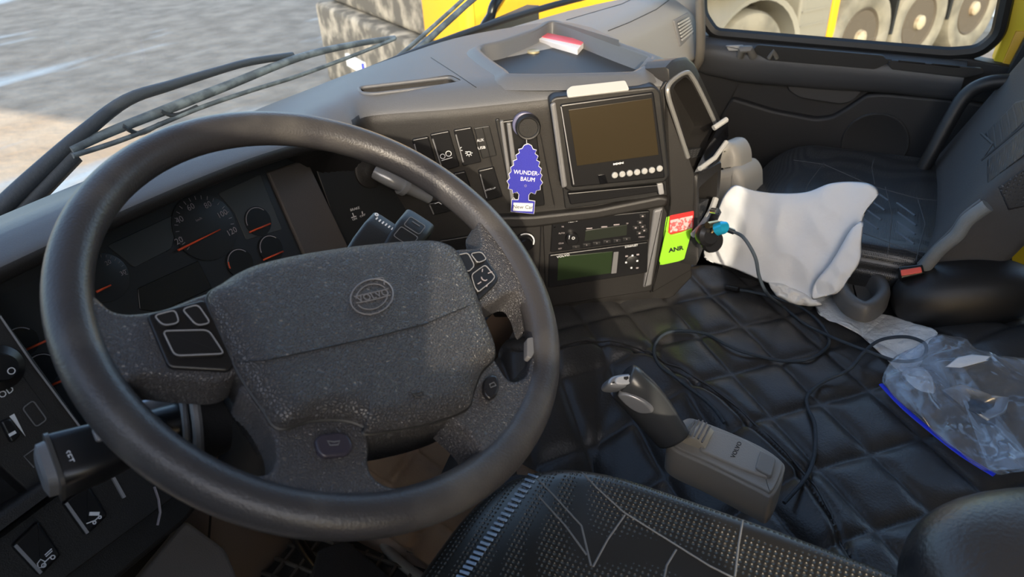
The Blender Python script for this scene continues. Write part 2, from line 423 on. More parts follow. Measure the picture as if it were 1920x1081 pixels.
def windscreen():
    root = tag(empty('window_1', (.9, .95, -.37)), kind='structure')
    def f(u, v):
        x = -.22+u*2.3; k = (x-.93)/1.15
        return V((x, 1.0-.14*abs(k)**3-.13*v, -.385+v*.98))
    o = grid('glass', f, 30, 12, GLASS, root)
    def g(u):
        x = -.22+u*2.3; k = (x-.93)/1.15; return V((x, .985-.14*abs(k)**3, -.385))
    tube('bottom_seal', [g(i/24)+V((0, .012, -.006)) for i in range(25)], .009, SEAL, root, sm=0)
    t = tube('top_frame', [g(i/24)+V((0, -.12, .99)) for i in range(25)], .035, SEAL, root, sm=0)
windscreen()

# ================================================================ dashboard
ST = Fr((1.05, .515, -.6), (.54, -.84, 0), (-.84, -.54, 0))          # the centre stack face, turned to the driver
CL = Fr((.45, .78, -.5), (1, 0, 0), (0, -.92, .38))                  # instrument cluster face
dash = thing('dashboard', 'black and grey moulded plastic truck dashboard wrapping around the driver', 'dashboard', (.7, .85, -.6))
def sec_cl(x, yb=.975, dz=0, br=1.0):
    zl = -.298+dz
    return rnd3([(x, yb, -.42), (x, yb, -.368), (x, .86, -.335+dz*.5), (x, .765, zl), (x, .712, zl-.018), (x, .717, zl-.036), (x, .835, zl-.065), (x, .742, -.60), (x, .72, -.64), (x, .80, -.72), (x, .95, -.74)],
                [.005, .012, .05, .035, .014, .006, .006, .01, .01, .02, .01])
def sec_st(q, wb, ztop, zmid=None, lip=.0, bot=-.80):
    q = V(q); wb = V(wb); n = V((-.84, -.54, 0)); b = (wb.to_2d()-q.to_2d()).normalized(); b = V((b.x, b.y, 0))
    f = lambda d, z: V((q.x, q.y, 0))+b*d+V((0, 0, z))
    return rnd3([(wb.x, wb.y, wb.z-.06), (wb.x, wb.y, wb.z), (V((wb.x, wb.y, wb.z))+f(.05, ztop))/2+V((0, 0, .004)), f(.045, ztop), f(.0, ztop-.028), f(.0, ztop-.06), f(.003, -.50), f(.003, -.58), f(.003, bot), f(.03, bot-.03), f(.10, bot-.04)],
                [.005, .012, .05, .04, .018, .01, .01, .01, .02, .02, .02])
secs = [sec_cl(-.16, .93), sec_cl(.0, .95), sec_cl(.2, .965), sec_cl(.4, .975), sec_cl(.55, .975, -.006), sec_cl(.66, .97, -.018), sec_cl(.72, .97, -.030)]
def pt_st(u): return ST.O+ST.U*u
def blend(a, b, t): return [p*(1-t)+q*t for p, q in zip(a, b)]
s1 = sec_st((.888, .767), (1.04, .95, -.36), -.345, bot=-.64)
e1 = sec_cl(.765, .97, -.044)
e1 = blend(e1, sec_st((.80, .80), (.88, .97, -.362), -.345, bot=-.64), .6)
secs += [e1, blend(e1, s1, .5), s1, sec_st((.96, .655), (1.17, .93, -.358), -.344, bot=-.78), sec_st((1.03, .546), (1.32, .88, -.35), -.34), sec_st((1.09, .452), (1.42, .79, -.342), -.335), sec_st((1.13, .39), (1.47, .70, -.335), -.331), sec_st((1.160, .343), (1.42, .60, -.331), -.329)]
rings = []
for i in range(len(secs)-1):
    g = lambda k: secs[max(0, min(len(secs)-1, k))]
    A, B, Cc, D = g(i-1), g(i), g(i+1), g(i+2)
    for j in range(5):
        t = j/5; rings.append([.5*(2*b+(c-a)*t+(2*a-5*b+4*c-d)*t*t+(3*b-a-3*c+d)*t**3) for a, b, c, d in zip(A, B, Cc, D)])
rings.append(secs[-1])
dbody = loft('dash_body', rings, DASH, dash, sharp=45)
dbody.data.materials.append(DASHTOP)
TP = Fr((1.2, .6, -.337), (1, 0, 0), (0, 0, 1))
tray_px = [(897, 92), (940, 78), (1000, 57), (1030, 42), (1060, 47), (1150, 80), (1215, 103), (1222, 112), (1195, 133), (1160, 138), (975, 141), (945, 132)]
tray_o = cr(TP.poly(tray_px, 0), 5)
DF = Fr((1.0, .8, -.35), (1, 0, 0), (0, 0, 1))
vent_o = rnd(DF.poly([(672, 166), (845, 146), (868, 158), (700, 178), (676, 176)]), .012)
cut(dbody, [slab('c', TP, inset(tray_o, .004), -.035, .05, DASHTOP, None, .001), slab('c', DF, vent_o, -.03, .05, PBLACK, None, .001)])
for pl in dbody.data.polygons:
    if pl.normal.z > .55 and pl.center.z > -.42: pl.material_index = 1  # upward faces take the colour that carries the sky reflection
slab('tray_liner', TP, inset(tray_o, .006), -.036, -.031, TRAYMAT, dash, .001)
to_ = tray_o if area(tray_o) > 0 else tray_o[::-1]
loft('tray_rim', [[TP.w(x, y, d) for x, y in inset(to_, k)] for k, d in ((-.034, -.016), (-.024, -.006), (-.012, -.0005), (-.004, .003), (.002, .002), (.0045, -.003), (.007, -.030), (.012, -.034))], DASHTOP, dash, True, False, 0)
slab('vent_dark_plate', DF, vent_o, -.031, -.010, PBLACK, dash, .001)  # black plate set high, standing in for the slot's deep shade
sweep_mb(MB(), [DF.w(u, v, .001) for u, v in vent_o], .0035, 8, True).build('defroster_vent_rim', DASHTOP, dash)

# ---- trims and bays on the stack face
def stp(name, px, d0, d1, m, p=None, r=.002, cor=.004, fr=ST, dome=0): return slab(name, fr, rnd(fr.poly(px, d1), cor), d0, d1, m, p or dash, r, dome=dome)
stp('lower_bay_trim', [(1018, 412), (1240, 378), (1252, 400), (1222, 545), (1024, 575)], -.004, .004, DASH)
stp('shelf_lip', [(870, 408), (1000, 405), (1120, 392), (1240, 368), (1256, 372), (1250, 388), (1120, 412), (1000, 428), (880, 432)], -.004, .012, DASH, None, .006, .008)
stp('column_trim', [(1226, 395), (1244, 390), (1222, 535), (1206, 540)], .0, .009, PGREY, None, .004, .004)
stp('monitor_bay', [(1034, 186), (1232, 163), (1252, 366), (1060, 392)], -.004, .003, PDARK)
stp('seam_rail', [(928, 224), (936, 222), (972, 390), (962, 392)], -.002, .003, PDARK)
for q in ([(1241, 168), (1252, 290), (1256, 366)], [(1256, 385), (1240, 470), (1220, 548)], [(1015, 415), (1012, 500), (1012, 575)], [(905, 240), (928, 330), (936, 372)], [(1008, 222), (1040, 385)]):
    strips('panel_seam', ST, [(ST.poly(q, .004), False)], .0014, .0044, PBLACK, dash, .003)
# ---- rocker switches
def ring_line(fr, c, r, k=.0009, n=18): return ([(c[0]+r*cos(2*PI*i/n), c[1]+r*sin(2*PI*i/n)) for i in range(n)], True)
def switch(px, fr=ST, d=.004, edge=True, m=PBLACK):
    s = slab('rocker_switch', fr, rnd(fr.poly(px, d), .003), -.003, d, m, dash, .0018)
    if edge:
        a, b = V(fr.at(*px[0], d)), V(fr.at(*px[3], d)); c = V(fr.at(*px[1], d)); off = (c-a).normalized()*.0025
        strips('edge_highlight_strip', fr, [([tuple(a.lerp(b, .12)+off), tuple(a.lerp(b, .88)+off)], False)], .0022, d+.0012, PGREY, s, .002)  # pale strip puts the highlight on the switch edge into the colour
    return s
s = switch([(772, 262), (803, 256), (822, 320), (790, 330)])
s = switch([(806, 252), (842, 245), (862, 312), (828, 322)])
px1, px2 = ST.at(830, 293, .0046), ST.at(841, 288, .0046)
strips('retarder_icon', ST, [ring_line(ST, px1, .0042), ring_line(ST, px2, .0048), ([ST.at(828, 301, .0046), ST.at(848, 295, .0046)], False)], .0010, .0046, WHITE, s)
s = switch([(850, 244), (884, 238), (903, 304), (868, 312)])
c = ST.at(879, 287, .0046)
strips('interior_light_icon', ST, [ring_line(ST, c, .003)]+[([(c[0]+.004*cos(a), c[1]+.004*sin(a)), (c[0]+.0065*cos(a), c[1]+.0065*sin(a))], False) for a in [PI*k/4+PI for k in range(5)]]+[([(c[0]-.006, c[1]+.003), (c[0]+.004, c[1]+.002)], False), (circ(*ST.at(866, 279, .0046), .003, 8, PI/2, PI*1.6, False), False)], .0009, .0046, WHITE, s)
s = switch([(888, 240), (918, 235), (932, 292), (904, 298)], d=.001, edge=False, m=PDARK)
ptext('socket_lettering', 'AUX', ST, (894, 264), (907, 262), .0016, .007, WHITE, s); ptext('socket_lettering', 'USB', ST, (896, 278), (910, 276), .0016, .007, WHITE, s)
s = switch([(896, 320), (926, 313), (943, 368), (912, 378)])
ptext('switch_lettering', 'LOCK-UP', ST, (910, 357), (929, 352), .0046, .004, WHITE, s)
s = switch([(850, 326), (872, 321), (890, 372), (866, 372)])
s = switch([(802, 382), (835, 376), (850, 395), (812, 404)])
strips('switch_icon', ST, [([ST.at(815, 382, .0046), ST.at(822, 379, .0046), ST.at(828, 383, .0046)], False)], .001, .0046, WHITE, s)
# heater knob half hidden by the wheel
kn = lathe('climate_knob', ST, *ST.at(985, 452, 0), [(.019, -.002), (.019, .003), (.0135, .004), (.0125, .016), (.011, .018), (.0, .018)], PBLACK, dash)
kc = ST.at(985, 452, .003)
strips('temperature_arc', ST, [(circ(*kc, .0165, 16, -.5, 2.1, False), False)], .0025, .0042, WHITE, kn)
# vent slot / card slots with silver rail
stp('tall_slot_frame', [(938, 228), (1003, 218), (1022, 385), (962, 395)], -.002, .003, PBLACK)
stp('slot_rail', [(937, 228), (944, 226), (967, 392), (960, 394)], .0, .006, PGREY)
stp('slot_bar', [(950, 232), (958, 231), (976, 362), (966, 364)], .0, .008, PGREY, None, .002, .002)
strips('slot_marks', ST, [ring_line(ST, ST.at(963, 373, .0066), .0022)], .0007, .0066, WHITE, dash)
# lower dark cubby right of the column shroud
stp('lower_cubby', [(822, 452), (905, 438), (925, 470), (850, 480)], .0, .003, PBLACK)
# ---- cluster glass, lighter plates and hood
def clp(name, px, d0, d1, m, p=None, r=.001, cor=.004): return slab(name, CL, rnd(CL.poly(px, d1), cor), d0, d1, m, p, r)
clus = thing('instrument_cluster', 'black instrument cluster with orange needles behind the steering wheel', 'instrument cluster', tuple(CL.w(0, 0)))
CFACE = mat('cluster_face', (.020, .022, .024), .35); CPLATE = mat('cluster_plate', (.050, .054, .054), .4); CDISP = mat('cluster_display', (.012, .013, .013), .25)
clp('face', [(-30, 560), (120, 440), (300, 345), (500, 268), (560, 262), (600, 480), (520, 520), (200, 900), (80, 720)], -.01, .001, CFACE, clus)
clp('upper_plate', [(200, 460), (330, 400), (330, 430), (322, 466), (252, 502), (225, 480)], .0, .002, CPLATE, clus)
clp('gauge_plate', [(408, 362), (488, 326), (530, 430), (462, 450), (440, 398)], .0, .002, CPLATE, clus)
clp('display', [(258, 540), (372, 488), (398, 540), (300, 585), (262, 580)], .0, .0022, CDISP, clus, cor=.002)
def gauge(cx, cy, rpx, needle, nums, name='speedometer'):
    c = CL.at(cx, cy, .003); R = abs(CL.at(cx+rpx, cy, .003)[0]-c[0])*1.0
    g = lathe(name, CL, c[0], c[1], [(R, -.0), (R, .003), (R*.96, .0034), (0, .0034)], CFACE, clus, 40)
    for s, x, y in nums:
        u, v = CL.at(x, y, .004); text('dial_lettering', s, CL, u, v, .0037, R*.25, GPRINT, g)
    strips('dial_ticks', CL, [([(c[0]+R*.82*cos(a), c[1]+R*.82*sin(a)), (c[0]+R*.93*cos(a), c[1]+R*.93*sin(a))], False) for a in [-.35+k*(PI+.7)/18 for k in range(19)]], R*.018, .0039, GPRINT, g)
    a, b = CL.at(*needle[0], .008), CL.at(*needle[1], .008)
    n = sweep_mb(MB(), [CL.w(*a, .008), CL.w(*b, .008)], lambda t: .0017-.0007*t, 8).build('needle', ORANGE, g)
    return g
gauge(385, 425, 64, ((334, 469), (413, 430)), [('20', 336, 451), ('40', 337, 412), ('60', 358, 388), ('80', 390, 384), ('100', 417, 401), ('120', 435, 434)])
text('dial_lettering', 'km/h', CL, *CL.at(373, 411, .004), .0039, .005, GPRINT, clus)
gauge(195, 520, 55, ((181, 547), (208, 534)), [('20', 203, 492), ('30', 231, 511)], 'tachometer')
def small(cx, cy, r, n0, n1, name='small_gauge'):
    c = CL.at(cx, cy, .003); R = abs(CL.at(cx+r, cy, .003)[0]-c[0])
    g = lathe(name, CL, *c, [(R, 0), (R, .003), (0, .0032)], CDISP, clus, 24)
    strips('scale_arc', CL, [(circ(*c, R*.9, 14, .5, PI-.1, False), False)], .0012, .0038, GPRINT, g)
    sweep_mb(MB(), [CL.w(*CL.at(*n0, .006), .006), CL.w(*CL.at(*n1, .006), .006)], .0014, 8).build('needle', ORANGE, g)
small(484, 414, 27, (468, 435), (507, 419)); small(508, 465, 25, (494, 487), (531, 471)); small(450, 492, 28, (462, 510), (476, 503)); 
small(40, 640, 40, (50, 655), (92, 636)); small(80, 690, 40, (98, 721), (122, 711))
strips('warning_scale', CL, [(circ(*CL.at(450, 492, .004), .018, 5, 2.6, PI, False), False)], .002, .0042, ORANGE, clus)
clp('cluster_side_panel', [(502, 322), (576, 298), (654, 462), (640, 480), (572, 480)], -.004, .006, WARMGREY, clus, .003, .004)
# ---- panel right of the cluster with the parking brake
BP = Fr((.80, .785, -.5), (.85, -.25, 0), (-.20, -.93, .25))
slab('brake_panel', BP, rnd(BP.poly([(585, 296), (700, 262), (770, 300), (835, 395), (760, 470), (650, 478)], .004), .01), -.03, .004, mat('brake_panel_black', (.016, .017, .018), .45), dash, .002)
ptext('brake_lettering', 'BRAKE', BP, (657, 394), (674, 389), .0046, .006, WHITE, dash)
ptext('brake_lettering', 'ON', BP, (661, 412), (669, 409), .0046, .005, WHITE, dash); ptext('brake_lettering', 'OFF', BP, (675, 406), (685, 402), .0046, .005, WHITE, dash)
strips('brake_marks', BP, [([BP.at(661, 399, .0046), BP.at(664, 406, .0046)], False), ([BP.at(679, 396, .0046), BP.at(680, 401, .0046)], False), ([BP.at(659, 408, .0046), BP.at(668, 405, .0046)], False)], .0018, .0046, WHITE, dash)
pb = thing('parking_brake_lever', 'grey ribbed parking brake lever behind the wheel rim', 'lever', tuple(BP.p(690, 325)))
u, v = BP.at(692, 320, .004)
lathe('socket', BP, u, v, [(.030, .0), (.030, .007), (.027, .009), (.021, .009), (.013, .013), (.0, .015)], DASH, pb, 30)
pts = [BP.p(702, 322, .015), BP.p(735, 338, .035), BP.p(765, 352, .04), BP.p(805, 372, .042)]
tube('handle', pts, lambda t: .0115+.002*sin(t*5), SATIN, pb, 12)
sweep_mb(MB(), [BP.p(752, 345, .037), BP.p(760, 349, .038)], .0185, 16).build('collar', SATIN, pb)
# ---- light panel at the far left and the lower switch row
LP = Fr((.22, .69, -.45), (1, 0, 0), (0, -.92, .38))
def lpp(name, px, d0, d1, m, p, r=.002, cor=.004): return slab(name, LP, rnd(LP.poly(px, d1), cor), d0, d1, m, p, r)
lpan = lpp('light_switch_panel', [(-90, 520), (0, 585), (160, 805), (150, 850), (62, 930), (-80, 800)], -.035, 0, DASH, dash)
strips('panel_edge', LP, [(LP.poly([(0, 592), (60, 680), (150, 800)], .001), False)], .0018, .0012, EDGE, lpan)
k2 = lathe('light_knob', LP, *LP.at(-6, 690, .0), [(.022, 0), (.022, .006), (.014, .010), (.012, .020), (0, .021)], PBLACK, lpan)
text('lamp_icon', 'OD', LP, *LP.at(12, 735, .001), .0006, .009, WHITE, lpan, rot=0)
strips('tractor_icon', LP, [ring_line(LP, LP.at(6, 697, .001), .003)], .0008, .023, WHITE, lpan)
wv = lpp('dimmer_wheel', [(0, 790), (20, 782), (42, 815), (22, 832)], 0, .005, PBLACK, lpan)
strips('dimmer_mark', LP, [([LP.at(17, 816, .006), LP.at(30, 809, .006)], False)], .003, .0056, WHITE, wv)
slab('dimmer_scale', LP, LP.poly([(18, 780), (27, 775), (48, 817)], .001), 0, .0008, WHITE, lpan, .0001, 1)
strips('blank_outline', LP, [(rnd(LP.poly([(42, 765), (62, 750), (88, 786), (68, 800)], .001), .003, 3), True), (LP.poly([(100, 815), (45, 855), (64, 876)], .001), False)], .0011, .0012, PGREY, lpan)
SWP = Fr((.20, .655, -.53), (1, 0, 0), (0, -.85, .52))
low = slab('lower_switch_panel', SWP, rnd(SWP.poly([(-60, 990), (90, 895), (290, 775), (420, 810), (330, 930), (60, 1130), (-60, 1150)]), .004), -.03, 0, PDARK, dash)
slab('ledge_trim', SWP, rnd(SWP.poly([(-40, 985), (92, 893), (300, 770), (310, 790), (100, 935), (-40, 1040)], .016), .004), -.01, .016, DASH, low, .006)
def bsw(px, nm='rocker_switch'):
    s = slab(nm, SWP, rnd(SWP.poly(px, .008), .004), -.002, .008, PBLACK, low, .003)
    a, b = V(SWP.at(*px[0], .008)), V(SWP.at(*px[3], .008)); c = V(SWP.at(*px[1], .008)); off = (c-a).normalized()*.002
    return s, ([tuple(a.lerp(b, .05)+off), tuple(a.lerp(b, .95)+off)], False)
ribs = []
s, l = bsw([(118, 942), (165, 905), (204, 965), (163, 1005)]); ribs.append(l)
u, v = SWP.at(176, 968, .0085)
strips('tipper_icon', SWP, [([SWP.at(162, 981, .0085), SWP.at(178, 975, .0085), SWP.at(188, 966, .0085)], False), (circ(*SWP.at(177, 979, .0085), .0014, 8), True), (circ(*SWP.at(187, 969, .0085), .0014, 8), True)], .0011, .0088, WHITE, s)
slab('tipper_body', SWP, SWP.poly([(168, 959), (187, 959), (186, 966), (167, 966)], .0085), .007, .0088, WHITE, s, .0001, 1)
s, l = bsw([(22, 1022), (72, 975), (116, 1040), (76, 1080)]); ribs.append(l)
strips('truck_icon', SWP, [(SWP.poly([(70, 1056), (76, 1048), (84, 1052), (82, 1062), (72, 1064)], .0085), True), (circ(*SWP.at(82, 1059, .0085), .0018, 10), True), (circ(*SWP.at(99, 1044, .0085), .0018, 10), True), ([SWP.at(84, 1053, .0085), SWP.at(98, 1040, .0085)], False), ([SWP.at(84, 1040, .0085), SWP.at(97, 1028, .0085)], False), ([SWP.at(86, 1043, .0085), SWP.at(98, 1032, .0085)], False)], .0009, .0088, WHITE, s)
for q in ribs: strips('switch_rib', SWP, [q], .0028, .0095, EDGE, low, .004)
strips('panel_rib', SWP, [(SWP.poly([(205, 880), (234, 932)], .004), False)], .003, .004, EDGE, low, .004)
strips('knee_seam', SWP, [(SWP.poly([(290, 912), (298, 935), (301, 960), (296, 984)], .006), False)], .0012, .007, GPRINT, dash, .004)
# knee panels below
KN = Fr((.30, .66, -.66), (1, 0, 0), (0, -.80, .60))
slab('knee_panel', KN, rnd(KN.poly([(60, 1120), (290, 905), (350, 860), (385, 925), (347, 977), (217, 1085), (150, 1160)]), .012), -.02, .01, PDARK, dash, .006)
KK = Fr((.45, .90, -.9), (1, 0, 0), (0, -1, .15)); KICK = mat('kick_panel_brown', (.15, .115, .092), .6, ('noise', 500, .4))
slab('kick_panel', KK, rnd(KK.poly([(345, 960), (360, 820), (420, 690), (560, 700), (640, 900), (560, 1000), (520, 1081), (400, 1200), (300, 1200)]), .02), -.02, .0, KICK, dash, .006)
strips('kick_panel_groove', KK, [(KK.poly([(396, 958), (392, 1010), (388, 1040)], .001), False)], .004, .001, PDARK, dash, .001)
KB = Fr((.36, .80, -.86), (1, .0, 0), (-.1, -.75, .65))
slab('fuse_cover', KB, rnd(KB.poly([(250, 1090), (345, 975), (420, 1030), (450, 1100), (440, 1250), (220, 1250)]), .01), -.02, .01, mat('fuse_cover_grey', (.13, .118, .112), .6, ('noise', 600, .5)), dash, .005)

# ================================================================ steering wheel and column
WC = V((.382, .40, -.329)); WT = .573
SW = Fr(WC, (1, 0, 0), (0, -sin(WT), cos(WT)))
wheel = thing('steering_wheel', 'worn dark leather four-spoke steering wheel in front of the driver', 'steering wheel', tuple(WC))
R0, RR = .2055, .0170
n = 120; ringpts = [SW.w(R0*cos(2*PI*i/n), R0*sin(2*PI*i/n)) for i in range(n)]
sweep_mb(MB(), ringpts, RR, 24, True, 1.0).build('rim', RIM, wheel, True, 0)
def whole(name, px, d0, d1, m, r, cor=None, p=None, dome=0, sub=6):
    o = cr(SW.poly(px, d1), sub) if cor is None else rnd(SW.poly(px, d1), cor)
    return slab(name, SW, o, d0, d1, m, p or wheel, r, 5, dome=dome)
# spokes: outlines flare where they run into the rim
whole('spoke', [(132, 520), (178, 552), (222, 583), (300, 578), (420, 545), (470, 640), (430, 706), (340, 708), (272, 702), (238, 722), (256, 770), (215, 775), (160, 700), (132, 610)], -.030, .008, PAD2, .005)
whole('spoke', [(800, 480), (856, 466), (902, 458), (898, 410), (925, 400), (990, 480), (1018, 560), (1000, 600), (984, 562), (962, 546), (900, 575), (850, 560)], -.028, .008, PAD2, .004)
whole('spoke', [(452, 720), (485, 765), (514, 820), (516, 866), (494, 888), (430, 885), (440, 930), (600, 965), (760, 950), (810, 905), (745, 912), (708, 898), (692, 870), (690, 820), (660, 740), (560, 700)], -.030, .010, PAD2, .004)
whole('spoke', [(835, 765), (878, 812), (899, 842), (892, 866), (856, 898), (905, 920), (985, 850), (1022, 760), (1020, 690), (1000, 668), (988, 702), (958, 712), (934, 682), (905, 640), (850, 700)], -.030, .010, PAD2, .004)
def pillow(name, px, d0, prof, m, p):
    o = cr(SW.poly(px, .010), 6)
    if area(o) < 0: o = o[::-1]
    cx = sum(q[0] for q in o)/len(o); cy = sum(q[1] for q in o)/len(o)
    rings = [[SW.w(cx+(x-cx)*k, cy+(y-cy)*k, d) for x, y in o] for k, d in [(1, d0)]+[(a, .008+b*.5) for a, b in prof]]
    return loft(name, rings, m, p, True, True, 0)
hub = pillow('hub_pad', [(388, 562), (420, 534), (470, 506), (560, 484), (680, 466), (790, 457), (830, 462), (856, 480), (880, 530), (905, 600), (926, 664), (900, 700), (886, 735), (872, 768), (800, 795), (690, 814), (680, 800), (640, 788), (580, 790), (522, 804), (490, 765), (450, 705), (415, 630)], -.045, [(1, 0), (1, .008), (.994, .014), (.98, .0195), (.955, .0245), (.92, .029), (.88, .0325), (.84, .035), (.80, .0362), (.7, .0368), (.55, .0374), (.4, .0379), (.25, .0382), (.12, .0384), (.03, .0385)], PAD, wheel)
go = cr(SW.poly([(388, 562), (420, 534), (470, 506), (560, 484), (680, 466), (790, 457), (830, 462), (856, 480), (880, 530), (905, 600), (926, 664), (900, 700), (886, 735), (872, 768), (800, 795), (690, 814), (680, 800), (640, 788), (580, 790), (522, 804), (490, 765), (450, 705), (415, 630)], .010), 6)
sweep_mb(MB(), [SW.w(x, y, .0105) for x, y in go], .0016, 6, True).build('pad_gap', SEAL, hub)
# seam across the pad, crest ring, horn mark
HP = .0362
def near(px): 
    q = onpad(px); return q
def padline(name, px, wd, m, closed=False, d=HP):
    mb = MB(); strip_mb(mb, SW, [SW.at(x, y, d) for x, y in px], wd, d, .002, closed); return mb.build(name, m, hub, False)
from mathutils.bvhtree import BVHTree
def drape(name, obj, px, r, m, p, closed=False, n=6, lift=0):     # a thread lying on an object's surface
    bvh = BVHTree.FromPolygons([v.co for v in obj.data.vertices], [tuple(q.vertices) for q in obj.data.polygons])
    pts = []; 
    P = [px[i] for i in range(len(px))]
    Q = []
    L = len(P); rg = range(L) if closed else range(L-1)
    for i in rg:
        a, b = P[i], P[(i+1) % L]
        for j in range(n): Q.append((a[0]+(b[0]-a[0])*j/n, a[1]+(b[1]-a[1])*j/n))
    if not closed: Q.append(P[-1])
    for x, y in Q:
        d = ray(x, y).normalized(); h = bvh.ray_cast(V((0, 0, 0)), d)
        if h[0] is not None: pts.append(h[0]+h[1]*(lift if h[1].dot(d) < 0 else -lift))
    if len(pts) < 2: return None
    return sweep_mb(MB(), pts, r, 5, closed and len(pts) == len(Q)).build(name, m, p)
def hitpx(obj, x, y):
    bvh = BVHTree.FromPolygons([v.co for v in obj.data.vertices], [tuple(q.vertices) for q in obj.data.polygons])
    h = bvh.ray_cast(V((0, 0, 0)), ray(x, y).normalized()); return h[0]
SEAMD = mat('pad_groove', (.012, .012, .012), .6)
drape('pad_seam', hub, [(420, 680), (500, 675), (570, 660), (700, 632), (800, 606), (890, 568)], .0006, SEAMD, hub)
cy0 = 556
EMB = mat('embossed_edge', (.17, .17, .18), .4)
ov = [(697+ (40*cos(a)*cos(.30)-33*sin(a)*sin(.30)), 555-(-40*cos(a)*sin(.30)*-1*-1+33*sin(a)*cos(.30))) for a in [2*PI*k/28 for k in range(28)]]
el = lambda rx, ry, k=28, a0=0, a1=2*PI: [(697+rx*cos(a)*cos(-.35)-ry*sin(a)*sin(-.35), 556+rx*cos(a)*sin(-.35)+ry*sin(a)*cos(-.35)) for a in [a0+(a1-a0)*i/k for i in range(k+(0 if a1-a0 > 6.2 else 1))]]
drape('crest_ring', hub, el(41, 32), .0007, EMB, hub, True, 2, .0002)
drape('crest_ring', hub, el(30, 23, 14, 3.4, 6.0), .0006, EMB, hub, False, 2, .0002)
drape('crest_ring', hub, el(30, 23, 14, .25, 2.9), .0006, EMB, hub, False, 2, .0002)
drape('crest_ring', hub, [(664, 556), (700, 548), (728, 541)], .0006, EMB, hub, False, 4, .0002)
drape('crest_ring', hub, [(668, 568), (704, 561), (732, 553)], .0006, EMB, hub, False, 4, .0002)
drape('crest_ring', hub, [(700, 523), (718, 520), (721, 534)], .0007, EMB, hub, False, 4, .0002)
drape('horn_mark', hub, [(768, 733), (772, 738), (793, 734), (794, 741), (782, 743), (772, 738), (776, 748)], .0005, SEAMD, hub, False, 3, .0002)
def ontext(name, s, obj, a, b, size, m, p, lift=.0005):
    A, B = hitpx(obj, *a), hitpx(obj, *b)
    if A is None or B is None: return
    f = Fr((A+B)/2, (B-A), SW.N); t = text(name, s, f, 0, 0, lift, size, m, p)
    return t
ontext('crest_lettering', 'VOLVO', hub, (667, 563), (731, 547), .0095, EMB, hub, .0006)
# thumb keys
def key(px, m=PBLACK, d=.0145, line=True):
    k = whole('thumb_key', px, .002, d, m, .0022, .005)
    if line: strip_o = rnd(SW.poly(px, d+.0002), .005); mb = MB(); strip_mb(mb, SW, inset(strip_o, .0008), .0008, d+.0004, .0006, True); mb.build('key_outline', EDGE, k, False)
    return k
whole('key_panel', [(274, 588), (384, 560), (443, 678), (430, 694), (316, 688), (304, 660)], -.012, .0115, PBLACK, .002, .004)
key([(285, 590), (330, 578), (339, 606), (305, 612)]); key([(338, 578), (372, 568), (398, 606), (368, 612)]); key([(302, 618), (392, 616), (424, 664), (326, 668)])
whole('key_panel', [(846, 476), (902, 466), (936, 520), (930, 532), (895, 566), (880, 540)], -.012, .0115, PBLACK, .002, .004)
key([(850, 478), (878, 472), (892, 498), (880, 510), (868, 505)]); key([(880, 474), (903, 470), (915, 486), (896, 494)]); k = key([(882, 514), (910, 494), (930, 518), (925, 526), (898, 548), (890, 540)])
strips('key_icons', SW, [(SW.poly([(896, 532), (902, 528)], .0149), False), (SW.poly([(915, 512), (923, 509)], .0149), False), (circ(*SW.at(908, 521, .0149), .003, 10, 2, 5, False), False), (SW.poly([(905, 504), (904, 509)], .0149), False), (SW.poly([(914, 533), (912, 537)], .0149), False)], .0010, .0151, GPRINT, k)
k = key([(590, 822), (602, 812), (640, 808), (656, 816), (664, 838), (652, 852), (606, 856), (596, 846)], mat('violet_black_key', (.035, .032, .045), .22), .0145, False)
strips('horn_icon', SW, [(SW.poly([(614, 826), (619, 834), (634, 833), (637, 826), (626, 828)], .0149), True)], .0007, .0151, PGREY, k)
k = key([(908, 712), (918, 702), (932, 702), (938, 720), (932, 742), (918, 748), (907, 734)], mat('black_horn_key', (.014, .014, .016), .25), .0145, False)
strips('horn_icon', SW, [(SW.poly([(918, 720), (926, 716), (930, 722), (920, 726)], .0149), True)], .0007, .0151, PGREY, k)
slab('wear_patch', SW, rnd(SW.poly([(988, 634), (999, 632), (1001, 662), (995, 672), (988, 668)], .0185), .002), .012, .0192, mat('peeled_grey', (.10, .10, .105), .6), wheel, .0005)

colm = thing('steering_column', 'black steering column shroud with control stalks under the wheel', 'steering column', tuple(SW.w(0, 0, -.12)))
def ring_at(d, rx, ry, cx=0, cy=0, n=28, sq=2.6):
    return [SW.w(cx+rx*math.copysign(abs(cos(2*PI*i/n))**(2/sq), cos(2*PI*i/n)), cy+ry*math.copysign(abs(sin(2*PI*i/n))**(2/sq), sin(2*PI*i/n)), d) for i in range(n)]
loft('shroud', [ring_at(-.035, .05, .05), ring_at(-.045, .066, .064), ring_at(-.10, .080, .078), ring_at(-.155, .082, .075, 0, -.004), ring_at(-.22, .06, .055, 0, -.004), ring_at(-.42, .045, .045)], PDARK, colm, sharp=50)
